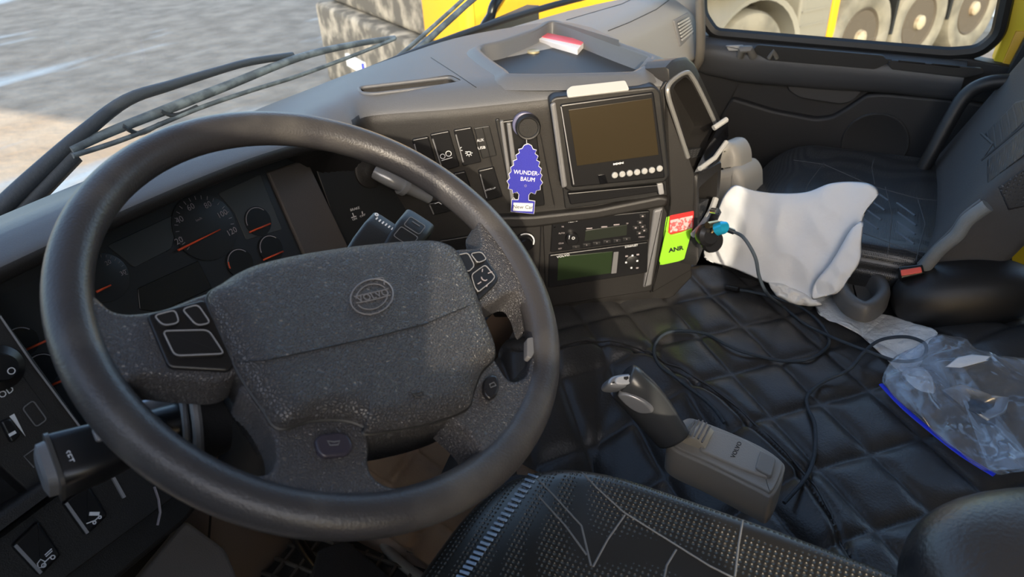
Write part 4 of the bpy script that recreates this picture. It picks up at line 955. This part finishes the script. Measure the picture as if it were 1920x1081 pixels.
# foot mat with square lugs, and the pedal
fm = thing('rubber_foot_mat', 'dirty black rubber foot mat with square ribs by the pedal', 'floor mat', (.5, .8, -1.15))
FM = Fr((.45, .80, -1.15), (cos(.1), sin(.1), 0), (0, 0, 1))
slab('mat_base', FM, rnd(rect(.55, .75, -.12, -.05), .03), -.008, .0, RUBBER, fm)
mb = MB()
for i in range(-7, 6): box_mb(mb, FM, i*.035-.003, i*.035+.003, -.40, .30, -.001, .008, .0015)
for j in range(-11, 9): box_mb(mb, FM, -.38, .15, j*.035-.003, j*.035+.003, -.001, .008, .0015)
r_ = mb.build('raised_grid', mat('dusty_rubber', (.10, .085, .07), .85, ('noise', 200, .6)), fm)
PF = Fr(ZP(660, 1050, -1.07), (1, .05, 0), (0, -.55, .83))
pd = thing('accelerator_pedal', 'flat dark rough accelerator pedal above the rubber mat', 'pedal', tuple(PF.O))
slab('pad', PF, rnd(PF.poly([(598, 1028), (650, 1012), (745, 1090), (730, 1180), (600, 1180), (585, 1080)]), .008), -.01, .0, mat('pedal_rubber', (.035, .033, .032), .8, ('noise', 400, 1.0)), pd, .003)
tube('arm', [PF.p(680, 1100, -.012), PF.p(680, 1100, -.012)+V((.0, .10, -.02)), PF.p(680, 1100, -.012)+V((0, .16, .10))], .010, PBLACK, pd, 8)

# ---- gear selector
gs = thing('gear_selector', 'bronze-grey gear selector with a chunky grip beside the driver seat', 'gear selector', tuple(ZP(1370, 850, -.70)))
G0, G1 = ZP(1275, 815, -.668), ZP(1455, 900, -.690)
GF = Fr(G0, G1-G0, (-.05, .0, 1))
def gp(px, d=0): return GF.poly(px, d)
base_px = [(1252, 812), (1285, 780), (1330, 790), (1420, 828), (1466, 858), (1472, 880), (1450, 925), (1420, 915), (1330, 870), (1262, 838)]
bo = cr(gp(base_px), 5)
slab('base', GF, bo, -.055, -.004, SHIFT, gs, .003, 4)
slab('base_top', GF, inset(bo, .004), -.006, .0, SHIFT, gs, .0015, 3)
slab('gate_cover', GF, rnd(gp([(1330, 805), (1395, 825), (1452, 862), (1440, 898), (1390, 880), (1310, 845)], .001), .006), -.001, .004, SHIFT, gs, .002)
slab('release_button', GF, rnd(gp([(1426, 845), (1455, 860), (1446, 894), (1416, 878)], .006), .004), .002, .0075, mat('button_bronze', (.20, .19, .175), .35), gs, .0015)
lt = ptext('lettering', 'VOLVO', GF, (1374, 857), (1388, 828), .0045, .008, SEAMD, gs)
mbr = MB()
ga, gb = V(gp([(1286, 812)], 0)[0]), V(gp([(1330, 828)], 0)[0]); gd = (gb-ga); gn = V((-gd.y, gd.x)).normalized()
rr = []
for i in range(9):
    t = i/8; c = ga+gd*t; zz = .004+.010*sin(t*PI)
    rr.append([GF.w(*(c+gn*s), zz+dz) for s, dz in ((-.017, -.02), (-.017, 0), (0, .003), (.017, 0), (.017, -.02))])
loft('slide_shutter', rr, mat('shutter_ribs', (.33, .30, .24), .3), gs, sharp=20)
for i in range(1, 6):
    c = ga+gd*(i/6); sweep_mb(mbr, [GF.w(*(c+gn*s), .007+.010*sin(i/6*PI)) for s in (-.016, 0, .016)], .0012, 6)
mbr.build('shutter_lines', PGREY, gs)
# the grip: lofted ovals from the gate up to the thumb button
K0 = GF.p(1262, 822, .002); XS = .665
KP = [K0, XP(1238, 790, .672), XP(1212, 757, .672), XP(1190, 732, .668), XP(1176, 718, .664), XP(1166, 712, .662)]
kk = cr([tuple(q) for q in KP], 5, False); kk = [V(q) for q in kk]
def kring(i):
    t = i/(len(kk)-1); a = kk[max(0, i-1)]; b = kk[min(len(kk)-1, i+1)]; tg = (b-a).normalized()
    sx = V((1, -.25, 0)); sx = (sx-tg*sx.dot(tg)).normalized(); sy = tg.cross(sx)
    rx = .019+.004*sin(t*PI*.9); ry = .026+.007*sin(min(1, t*1.1)*PI*.85)
    if t > .9: k = math.sqrt(max(0, 1-((t-.9)/.1)**2))*.6+.4; rx *= k; ry *= k
    return [kk[i]+sx*rx*cos(2*PI*j/24)+sy*ry*sin(2*PI*j/24) for j in range(24)]
grip = loft('grip', [kring(i) for i in range(len(kk))], mat('grip_dark_gloss', (.045, .048, .052), .28), gs)
tf = Fr(XP(1175, 712, .66), (1, -.35, 0), (-.35, -.5, .8))
cap = slab('grip_cap', tf, cr(tf.poly([(1140, 716), (1150, 704), (1180, 699), (1203, 704), (1206, 714), (1192, 722), (1160, 726), (1144, 724)], .012), 4), -.012, .014, SATIN, gs, .006, 4)
tb = slab('thumb_button', tf, cr(tf.poly([(1154, 712), (1162, 704), (1190, 702), (1202, 707), (1196, 716), (1172, 720), (1158, 719)], .0165), 4), .010, .0165, mat('pale_button', (.48, .50, .53), .3), cap, .002)
slab('button_mark', tf, tf.poly([(1170, 706), (1178, 705), (1179, 709), (1175, 712), (1170, 710)], .0172), .016, .0172, SEAMD, tb, .0002, 1)
bvg = BVHTree.FromPolygons([v.co for v in grip.data.vertices], [tuple(q.vertices) for q in grip.data.polygons])
h = bvg.ray_cast(V((0, 0, 0)), ray(1192, 756).normalized())
if h[0] is not None:
    nf = h[1] if h[1].dot(ray(1192, 756)) < 0 else -h[1]
    bf = Fr(h[0], (kk[-1]-kk[0]), nf)
    slab('side_button', bf, [(x*1.15, y) for x, y in circ(0, 0, .017, 24)], -.008, .0035, SATIN, gs, .003, 3) if 0 else slab('side_button', bf, cr(bf.poly([(1158, 742), (1172, 738), (1200, 748), (1222, 766), (1222, 774), (1200, 775), (1176, 762)], .002), 4), -.008, .003, SATIN, gs, .003, 3)

# ================================================================ seats
def seat_top(cx, cy, w_, l_, zt, cr_=.075, bol=.02, front=.05, nz=7):
    def f(x, y):
        u = (x-cx)/(w_/2); v = (y-cy)/(l_/2)
        du, dv = min(1, abs(u)), min(1, abs(v))
        e = (du**6+dv**6)
        z = zt - .10*max(0, e-.55)**1.5*.9 + bol*(u*u)*(1-dv**4)*.6
        if v > .45: z -= front*((v-.45)/.55)**2
        z += .004*NZ.noise(V((x*8, y*8, nz)))
        return z
    return f
def cushion(name, cx, cy, w_, l_, zt, m, p, f, depth=.14, n=60):
    # superellipse plan, top from f, sides dropping
    rings = []; K = 96
    def sup(t, k): 
        c, s = cos(t), sin(t); e = 2/5.0
        return (cx+w_/2*k*math.copysign(abs(c)**e, c), cy+l_/2*k*math.copysign(abs(s)**e, s))
    R = []
    for k in (1.0,): pass
    for k, dz in ((.94, -depth), (.985, -depth*.7), (1.0, -depth*.4), (1.0, -.03)): R.append([(x, y, f(*sup(2*PI*i/K, .97))+dz) for i in range(K) for x, y in [sup(2*PI*i/K, k)]])
    for i in range(26):
        k = 1-(i/25)**1.3; a = min(1, (1-k)/.12)
        R.append([(x, y, f(*sup(2*PI*j/K, .97*k if k else 0))-.03*(1-math.sqrt(max(0, 1-(1-a)**2)))) for j in range(K) for x, y in [sup(2*PI*j/K, max(.002, k*.995))]])
    return loft(name, R, m, p, True, True, 0)
# driver's seat
ds = thing('driver_seat', 'black perforated leatherette driver seat cushion in the foreground', 'seat', (.36, 0, -.7))
fD = seat_top(.258, .010, .42, .58, -.526, bol=.02, front=.035)
cd_ = cushion('cushion', .258, .010, .42, .58, -.526, PERF, ds, fD, .16)
def thread(obj, px, p, m=THREAD, r=.0009, name='seam_stitching', lift=.0, n=8, closed=False): return drape(name, obj, px, r, m, p, closed, n, lift)
thread(cd_, [(1045, 845), (1075, 868), (1120, 915), (1170, 960), (1250, 1010), (1330, 1060), (1380, 1085)], ds)
thread(cd_, [(1172, 965), (1140, 1010), (1112, 1062)], ds); thread(cd_, [(1398, 915), (1395, 960), (1385, 1020), (1378, 1080)], ds)
thread(cd_, [(1000, 890), (1040, 930), (1090, 985), (1108, 1060)], ds); thread(cd_, [(1010, 930), (1060, 985), (1100, 1040)], ds, r=.0009)
thread(cd_, [(1268, 1030), (1250, 1060), (1245, 1085)], ds)
for i in range(22):
    t = i/21; x = 1000-135*t; y = 893+190*t
    drape('zigzag_stitch', cd_, [(x-8, y-3), (x+8, y+2)], .0016, THREADB, ds, n=3, lift=.0005)
bz = lambda px, m, r, nm: drape(nm, cd_, px, r, m, ds, n=8)
slab('seat_base', Fr((.285, -.02, -.9), (1, 0, 0), (0, 0, 1)), rnd(rect(.38, .44), .05), -.22, .19, PDARK, ds, .02)
# driver seat back bulge and armrest at the lower right corner
def blob(name, c, rad, m, p, rot=None, nu=28, nv=40, e=1.0):
    rot = rot or M.Identity(3)
    def f(u, v):
        a, b = -PI/2+PI*u, 2*PI*v
        q = V((rad[0]*math.copysign(abs(cos(a))**e, cos(a))*math.copysign(abs(cos(b))**e, cos(b)), rad[1]*math.copysign(abs(cos(a))**e, cos(a))*math.copysign(abs(sin(b))**e, sin(b)), rad[2]*math.copysign(abs(sin(a))**e, sin(a))))
        return V(c)+rot@q
    return grid(name, f, nu, nv, m, p)
slab('backrest', Fr((.355, -.48, -.25), (1, 0, 0), (0, 1, .2)), rnd(rect(.50, .72), .09), -.08, .06, LEATHS, ds, .05, 6)
cA = ZP(2045, 1125, -.50)
blob('armrest', cA, (.085, .13, .065), LEATHS, ds, M.Rotation(.5, 3, 'Z'), e=.75)
# lower fabric beside the seat
SEATTH = mat('dark_thread', (.09, .09, .09), .6)
# passenger seat
PS = thing('passenger_seat', 'black stitched leather passenger seat against the door', 'seat', (1.44, .0, -.8))
fP = seat_top(1.565, .035, .53, .47, -.675, bol=.02, front=.05, nz=2)
pc = cushion('cushion', 1.565, .035, .53, .47, -.675, PERF2, PS, fP, .13)
for q in ([(1545, 305), (1515, 345), (1498, 400)], [(1660, 350), (1672, 400), (1668, 450), (1664, 480)], [(1720, 370), (1735, 420), (1722, 468), (1718, 488)], [(1488, 300), (1545, 308), (1640, 350), (1720, 372), (1790, 380)], [(1600, 430), (1660, 452), (1735, 482)], [(1640, 345), (1635, 315), (1638, 300)]):
    thread(pc, q, PS, SEATTH, .0009)
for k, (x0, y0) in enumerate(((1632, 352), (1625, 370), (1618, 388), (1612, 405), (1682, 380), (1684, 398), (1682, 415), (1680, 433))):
    drape('perforation_sheen', pc, [(x0, y0), (x0+20, y0+14), (x0+34, y0+24)], .0045, mat('perforated_sheen_strip', (.10, .12, .15), .25, ('dots', 600, 1)) if 'perforated_sheen_strip' not in MATS else MATS['perforated_sheen_strip'], PS, n=5, lift=-.0025)  # bluish sheen of the perforated leather put into the strip colour
slab('seat_base', Fr((1.565, .0, -.97), (1, 0, 0), (0, 0, 1)), rnd(rect(.44, .44), .05), -.20, .22, PDARK, PS, .02)
# backrest: leaning shell built across its width
def pback():
    rows = []
    prof = [(0, 0), (.25, .0), (.5, .0), (.75, 0), (1, 0)]
    R = []
    for i in range(22):
        t = i/21; y = -.165-.39*t; z = -.72+.95*t
        wd = .26*(1-.06*t); th = .055*(1-.3*t)
        ring = []
        for k in range(40):
            a = 2*PI*k/40; cx_ = math.copysign(abs(cos(a))**.45, cos(a)); sy_ = math.copysign(abs(sin(a))**.45, sin(a))
            bolst = .035*abs(cx_)**3 if sy_ > 0 else 0
            ring.append(V((1.565+wd*cx_, y+(th*sy_+bolst)*.94, z+(th*sy_+bolst)*.33)))
        R.append(ring)
    return loft('backrest', R, SEATG, PS)
pb_ = pback()
tube('side_piping', [hitpx(pb_, 1760, 470) or ZP(1740, 485, -.6)]+[XP(1790, 440, 1.17), XP(1830, 405, 1.16), XP(1850, 385, 1.16)], .010, GTRIM, PS, 8) if 0 else None

# ================================================================ loose things on the passenger side
def puffy(name, fr, px, th, m, p=None, wr=.006, sc=14, fold=None, nr=22, d0=0, sm=5):
    o = cr(fr.poly(px, d0), sm) if sm > 1 else fr.poly(px, d0)
    cx = sum(q[0] for q in o)/len(o); cy = sum(q[1] for q in o)/len(o); R = []
    for side in (1, -1):
        rs = []
        for i in range(nr):
            k = max(.002, 1-i/(nr-1)); r = []
            for x, y in o:
                a, b = cx+(x-cx)*k, cy+(y-cy)*k
                q = fr.w(a, b, 0); h = th*(1-k**4)*side
                w1 = (.5-abs(NZ.noise(V((a*sc*1.3+b*sc*.8, b*sc-a*sc*.6, side*3)))))*wr*1.6+NZ.noise(V((a*sc*3.1, b*sc*2.4, side*5)))*wr*.45
                if fold: h += fold(a, b)
                r.append(q+fr.N*(d0+h+w1*(1 if k < .98 else .6)))
            rs.append(r)
        R = R+rs if side == 1 else list(reversed(R))+rs if 0 else R+[rs] if 0 else (R, rs)
        if side == 1: F_ = rs
    B_ = R[1]
    return loft(name, list(reversed(F_))+B_[1:], m, p, True, True, 0)
def patch(name, px, fn, lift, m, p=None, wr=.003, sc=30, nr=16, sm=4, th=0):
    o = cr([tuple(map(float, q)) for q in px], sm) if sm > 1 else px
    cx = sum(q[0] for q in o)/len(o); cy = sum(q[1] for q in o)/len(o); R = []
    for i in range(nr):
        k = max(.003, 1-i/(nr-1)); r = []
        for x, y in o:
            q = onsurf(cx+(x-cx)*k, cy+(y-cy)*k, fn, lift)
            r.append(q+V((0, 0, abs(NZ.noise(V((q.x*sc, q.y*sc, 2))))*wr*2+abs(NZ.noise(V((q.x*sc*2.7, q.y*sc*2.7, 7))))*wr)))
        R.append(r)
    ob = loft(name, R, m, p, True, True, 0)
    return ob
base_t = lambda x, y: max(tz(x, y), -.80)
BG = Fr((1.28, .10, -.70), (-.18, -.98, 0), (-.90, .16, .42))
fx = BG.at(1460, 440)
def bfold(a, b):
    return -.05*max(0, (b-fx[1])*.9+(a-fx[0])*.5-.01)*1.2
bag = puffy('paper_bag', BG, [(1352, 380), (1376, 348), (1410, 356), (1455, 362), (1510, 360), (1555, 344), (1600, 340), (1634, 346), (1646, 364), (1622, 398), (1612, 432), (1574, 478), (1560, 508), (1532, 548), (1524, 562), (1490, 550), (1440, 530), (1380, 504), (1320, 482), (1334, 430)], .012, PAPER, None, .010, 9, bfold, 40)
tag(bag, 'large folded white paper bag standing between passenger seat and storage column', 'paper bag')
tl = puffy('paper_tail', BG, [(1618, 415), (1616, 455), (1614, 488), (1592, 522), (1572, 548), (1545, 556), (1522, 560), (1528, 530), (1560, 490), (1596, 430)], .006, PAPER, None, .008, 16, None, 16, .03)
par(tl, bag)
tc = puffy('paper_crumple', BG, [(1440, 525), (1470, 532), (1500, 545), (1530, 558), (1540, 572), (1500, 572), (1462, 558), (1450, 545)], .012, TISSUE, bag, .010, 40, None, 12, .0)
ts = patch('tissue_strip', [(1528, 560), (1572, 548), (1588, 560), (1606, 576), (1640, 590), (1672, 592), (1700, 604), (1728, 610), (1758, 624), (1742, 640), (1735, 660), (1722, 690), (1690, 700), (1660, 672), (1625, 640), (1590, 616), (1545, 598), (1530, 580)], base_t, .006, TISSUE, None, .003, 40, 20)
tag(ts, 'torn strip of white tissue paper lying across the quilted cover', 'tissue paper')
# milky container behind the bag
jug = thing('plastic_container', 'milky white plastic container behind the storage column', 'container', (1.55, .42, -1.0))
JF = Fr(XP(1370, 330, 1.50), (-.25, -.97, 0), (-.97, .25, .1))
slab('body', JF, rnd(JF.poly([(1335, 322), (1378, 312), (1392, 332), (1394, 400), (1380, 470), (1325, 470)]), .015), -.10, .0, JUG, jug, .02, 5)
slab('shoulder', JF, rnd(JF.poly([(1340, 270), (1366, 270), (1378, 292), (1380, 330), (1335, 335)]), .015), -.08, -.012, JUG, jug, .02, 5)
# bin between tunnel and seat
bn = thing('console_bin', 'open dark bin with a rounded grey rim beside the passenger seat', 'bin', tuple(ZP(1610, 540, -.78)))
BN = Fr((1.2, 0, -.715), (1, 0, 0), (0, 0, 1))
bo_ = cr(BN.poly([(1570, 495), (1590, 482), (1625, 488), (1660, 512), (1673, 540), (1658, 562), (1632, 574), (1602, 566), (1580, 548), (1566, 520)]), 5)
rim_o = bo_ if area(bo_) > 0 else bo_[::-1]
L = len(rim_o); rs = []
for ins, d in ((0, -.035), (0, -.012), (.003, -.003), (.008, .0), (.016, .0), (.021, -.004), (.024, -.012), (.026, -.034)): rs.append([BN.w(x, y, d) for x, y in (inset(rim_o, ins) if ins else rim_o)])
loft('bin_shell', rs, mat('bin_grey', (.10, .10, .10), .45, ('noise', 500, .3)), bn, True, True, 60)
# seat buckle, hinge cover
bu = thing('seat_belt_buckle', 'red-topped seat belt buckle beside the passenger seat cushion', 'buckle', tuple(XP(1708, 508, 1.27)))
BU = Fr(XP(1708, 508, 1.26), (-.15, -1, .12), (-.75, .1, .65))
slab('housing', BU, rnd(BU.poly([(1683, 500), (1730, 494), (1734, 512), (1688, 522)], .0), .004), -.05, .0, PBLACK, bu, .004)
slab('release_button', BU, rnd(BU.poly([(1688, 506), (1727, 500), (1729, 510), (1690, 517)], .003), .002), -.002, .004, BREDR, bu, .001)
blob('hinge_cover', XP(1805, 552, 1.29), (.062, .115, .062), PDARK, PS, M.Rotation(.25, 3, 'Z') @ M.Rotation(-.25, 3, 'X'), e=.85)
# seat details
def seatpipe(name, px, r, m, obj=None): 
    return drape(name, obj or pb_, px, r, m, PS, n=6, lift=.0)
tube('side_piping', [XP(1735, 500, 1.285), XP(1762, 468, 1.275), XP(1795, 440, 1.27), XP(1815, 412, 1.27), XP(1852, 385, 1.27)], .012, GTRIM, PS, 8)
tube('side_piping', [XP(1722, 495, 1.29), XP(1752, 462, 1.285), XP(1785, 430, 1.28), XP(1805, 402, 1.28), XP(1840, 375, 1.28)], .003, THREAD, PS, 6)
seatpipe('mesh_panel_edge', [(1840, 250), (1862, 270), (1842, 300), (1920, 235)], .003, SEATG)
slab_mesh = None
def onobj_patch(name, obj, px, m, p, lift=.004, nr=14):
    bvh = BVHTree.FromPolygons([v.co for v in obj.data.vertices], [tuple(q.vertices) for q in obj.data.polygons])
    P = []
    for i in range(len(px)):
        a, b = px[i], px[(i+1) % len(px)]
        for j in range(8): P.append((a[0]+(b[0]-a[0])*j/8, a[1]+(b[1]-a[1])*j/8))
    cx = sum(q[0] for q in P)/len(P); cy = sum(q[1] for q in P)/len(P); R = []
    for i in range(nr):
        k = max(.004, 1-i/(nr-1)); r = []
        for x, y in P:
            d = ray(cx+(x-cx)*k, cy+(y-cy)*k).normalized(); h = bvh.ray_cast(V((0, 0, 0)), d)
            if h[0] is None: return None
            r.append(h[0]-d*lift*(1 if i else -.5))
        R.append(r)
    return loft(name, R, m, p, True, True, 0)
for q in ([(1905, 190), (1925, 185), (1935, 215), (1866, 282), (1845, 252)], [(1850, 300), (1930, 232), (1950, 270), (1850, 345)], [(1870, 350), (1940, 300), (1960, 380), (1890, 395)]):
    onobj_patch('mesh_panel', pb_, q, MESHF, PS)
# ---- zip bag
zb = thing('zip_bag', 'crumpled clear plastic bag with a blue zip strip on the cover', 'plastic bag', tuple(ZP(1800, 760, -.78)))
zpx = [(1655, 722), (1664, 690), (1682, 668), (1720, 650), (1745, 634), (1770, 630), (1820, 652), (1870, 668), (1925, 684), (1990, 720), (2010, 800), (1960, 870), (1900, 890), (1862, 890), (1810, 862), (1750, 815), (1700, 768)]
zs = lambda x, y: base_t(x, y)
patch('upper_film', zpx, zs, .020, BAG, zb, .010, 17, 30, 5)
patch('lower_film', zpx, zs, .006, BAG, zb, .005, 22, 20, 5)
zp = [(1652, 720), (1690, 760), (1740, 803), (1800, 850), (1864, 890)]
zq = [tuple(onsurf(x, y, zs, .020)) for x, y in zp]
tube('zip_strip', zq, .0042, BLUEZ, zb, 8, flat=.5)
patch('folded_leaflet', [(1772, 688), (1795, 670), (1822, 664), (1858, 668), (1852, 676), (1800, 690)], zs, .034, PAPER, zb, .001, 30, 8, 1)
patch('tissue_inside', [(1690, 700), (1730, 690), (1752, 720), (1748, 740), (1715, 728)], zs, .010, TISSUE, zb, .003, 30, 8, 3)
patch('label_film', [(1800, 720), (1860, 742), (1892, 745), (1885, 775), (1850, 790), (1806, 765), (1765, 730)], zs, .032, glassy('label_film', (.85, .88, .92), (.10, .5), .2, .30, (.55, .62, .72)), zb, .003, 20, 10, 1)
# ---- cables
def cable(name, px, lift, label, start=None, conn=None):
    root = thing(name, label, 'cable', tuple(onsurf(*px[-1], base_t, .003)))
    pts = list(start or [])
    for i, (x, y) in enumerate(px): pts.append(tuple(onsurf(x, y, base_t, lift+(.014 if x > 1560 and y < 700 else 0))))
    tube('braided_cord', pts, .0030, CORD, root, 8, sm=6)
    return root
c1_ = cable('charging_cable', [(1467, 573), (1500, 600), (1527, 616), (1575, 638), (1630, 659), (1681, 676), (1722, 674), (1736, 660), (1732, 642), (1698, 631), (1651, 637), (1621, 659), (1591, 693), (1545, 715), (1515, 740), (1515, 765), (1527, 793), (1529, 830), (1524, 865), (1508, 899), (1470, 942)], .006,
    'dark braided cable plugged into the cyan-ringed holder, looping over the tissue', [tuple(c2), tuple(XP(1395, 446, 1.10)), tuple(XP(1416, 482, 1.09)), tuple(XP(1424, 520, 1.10)), tuple(XP(1440, 552, 1.12))])
sweep_mb(MB(), [c1, c1.lerp(c2, .5), c2], .0052, 12).build('metal_plug', CHROME, c1_)
c2_ = cable('loose_cable', [(1368, 540), (1416, 548), (1467, 561), (1506, 578), (1536, 603), (1553, 629), (1551, 650), (1519, 672), (1467, 676), (1399, 661), (1360, 645), (1322, 625), (1271, 620), (1241, 629), (1226, 655), (1237, 684), (1271, 710), (1331, 757), (1358, 792)], .006,
    'dark braided cable with a loose connector end lying on the quilted cover')
a, b = onsurf(1362, 539, base_t, .006), onsurf(1385, 543, base_t, .006)
sweep_mb(MB(), [a, b], .0058, 10).build('connector', PBLACK, c2_)

# ================================================================ outside: wipers and the dump truck
WPF = Fr((.8, 1.03, -.1), (1, 0, 0), (0, -1, -.13))
def wpt(px, d=0): return [tuple(WPF.p(x, y, d)) for x, y in px]
wp = thing('windscreen_wiper', 'large dusty wiper lying diagonally across the driver side windscreen', 'wiper', tuple(WPF.p(150, 260)))
tube('arm', wpt([(-70, 462), (0, 392), (70, 325), (155, 250), (237, 188), (320, 160), (407, 133), (470, 116), (548, 104)], -.02), lambda t: .016-.009*min(1, t*1.3), WIPER2, wp, 10)
tube('arm_tip', wpt([(-50, 480), (30, 405), (140, 292)], -.012), .013, WIPER2, wp, 8)
tube('blade_frame', wpt([(132, 282), (200, 250), (300, 210), (420, 163), (560, 108), (660, 84), (740, 71)], -.01), lambda t: .009-.005*abs(t-.4), WIPER, wp, 8)
tube('blade_rubber', wpt([(136, 292), (240, 258), (370, 204), (470, 170), (560, 142), (660, 105), (740, 73)], -.002), .0042, WIPER, wp, 8)
tube('blade_claw', wpt([(300, 208), (330, 216), (370, 200)], -.004), .004, WIPER2, wp, 6); tube('blade_claw', wpt([(230, 236), (262, 250), (300, 232)], -.004), .004, WIPER2, wp, 6)
w2 = thing('windscreen_wiper', 'thin blurred wiper on the centre of the windscreen beyond the dash', 'wiper', tuple(WPF.p(800, 70)))
tube('blade_frame', wpt([(738, 128), (790, 86), (845, 36), (900, -12), (1000, -90)], -.01), .0085, WIPER, w2, 8)
tube('blade_rubber', wpt([(730, 120), (782, 76), (836, 28), (880, -12)], -.002), .005, WIPER, w2, 8)
w3 = thing('wiper_arm', 'black curved wiper arm rising in front of the yellow bonnet', 'wiper arm', tuple(WPF.p(905, 62)))
tube('arm', wpt([(900, 72), (908, 50), (920, 30), (926, 10), (945, -20), (960, -60)], -.02), .014, PBLACK, w3, 10)
WPR = None
TR = Fr((9.19, .51, GZ), (.865, -.5, 0), (-.5, -.865, 0))
trk = thing('dump_truck', 'yellow multi-axle dump truck with dusty wheels parked to the right', 'truck', (9.19, .51, GZ))
def tbox(name, u0, u1, v0, v1, d0, d1, m, p=None, r=.03): return slab(name, TR, rnd([(u0, v0), (u1, v0), (u1, v1), (u0, v1)], .06, 3), d0, d1, m, p or trk, r)
def twheel(u, v=.55, r=.55):
    WFr = Fr(TR.w(u, v, 0), TR.U, TR.N)
    t = lathe('wheel', WFr, 0, 0, [(r*.9, -.32), (r, -.28), (r, -.04), (r*.96, .0), (r*.86, .018), (r*.66, .010), (r*.60, -.01), (r*.59, -.16), (r*.59, -.28)], TYRE, trk, 40)
    lathe('wheel_dish', WFr, 0, 0, [(r*.60, -.02), (r*.58, .0), (r*.54, -.02), (r*.46, -.12), (r*.30, -.15), (0, -.15)], WELL, t, 32)
    lathe('wheel_hub', WFr, 0, 0, [(r*.30, -.16), (r*.28, -.08), (r*.17, -.06), (r*.15, .02), (r*.10, .04), (0, .04)], HUBM, t, 20)
    mb = MB()
    for k in range(8): a = 2*PI*k/8; lathe_mb(mb, WFr, r*.23*cos(a), r*.23*sin(a), [(.018, -.1), (.018, -.055), (0, -.05)], 8)
    o = mb.build('wheel_nuts', HUBM, t)
for u in (0, 1.13, 2.30, -1.85, -3.3): twheel(u)
tbox('chassis', -4.2, 3.2, .75, 1.05, -1.6, -.35, CHASS)
tbox('tipper_body', -2.3, 3.4, 1.35, 2.6, -2.4, .02, YELLOWD)
tbox('side_tank', -1.15, -.62, .42, 1.15, -.9, .0, mat('tank_grey', (.22, .20, .16), .7))
for k in range(4): tbox('tank_rib', -1.13, -.64, .52+.15*k, .555+.15*k, -.02, .012, MATS['tank_grey'])
tbox('yellow_side_panel', -.60, -.48, .55, 1.5, -.9, .0, YELLOW)
def fender(u, r=.66):
    rs = []
    for i in range(17):
        a = PI*.02+PI*.96*i/16; rs.append([TR.w(u+rr*cos(a), .55+rr*sin(a), d) for rr, d in ((r, -.45), (r, .06), (r+.05, .08), (r+.05, -.45))])
    return loft('fender', rs, mat('fender_dusty', (.26, .24, .20), .7) if 'fender_dusty' not in MATS else MATS['fender_dusty'], trk, True, True, 40)
fender(-1.85); fender(-3.3)
tbox('mudguard', -.45, 3.1, 1.18, 1.26, -.6, .05, CHASS)
for u in (.56, 1.7, 2.9): tbox('mud_flap', u-.02, u+.02, .5, 1.2, -.5, .02, SEAL, None, .005)
# cab and bumper at the nose
FC = -5.1
tbox('cab_body', FC, -3.0, 1.22, 3.4, -.75, 0, YELLOW, None, .1)
tbox('radiator_grille', FC+.02, -3.0, 1.22, 3.2, -3.4, -.77, DIRT, None, .08)
tbox('bumper', FC-.12, FC+.5, .30, 1.20, -3.45, .03, DIRT, None, .06)
NF = Fr(TR.w(FC-.13, 0, 0), TR.N*-1, TR.U*-1)
pt = NF.at(668, 120)
slab('licence_plate', NF, rect(.52, .13, pt[0], pt[1]), -.01, .02, PLATEM, trk, .004)
slab('plate_band', NF, rect(.04, .12, pt[0]-.24, pt[1]), .0, .022, BLUEZ, trk, .002)
for k in range(3): slab('bumper_bar', NF, rnd(rect(2.2, .05, 1.25, .55+.2*k), .01), -.02, .03, CHASS, trk, .01)
slab('headlamp', NF, rnd(rect(.45, .22, .35, .85), .04), -.02, .03, mat('lamp_grey', (.5, .5, .5), .3), trk, .02)
slab('headlamp', NF, rnd(rect(.45, .22, 2.1, .85), .04), -.02, .03, MATS['lamp_grey'], trk, .02)
mb = MB()
for x, y, a in ((1885, 12, .9), (1908, 24, .6), (1862, 2, .8), (1918, 42, .3)):
    c = ZP(x, y, GZ); lathe_mb(mb, Fr(c, (1, 0, 0), (0, 0, 1)), 0, 0, [(a*.75, -.02), (a*.6, .05), (a*.3, .10), (0, .11)], 14)
o = mb.build('snow', SNOW); tag(o, 'patches of dirty snow on the ground behind the dump truck', 'snow', None, 'stuff')
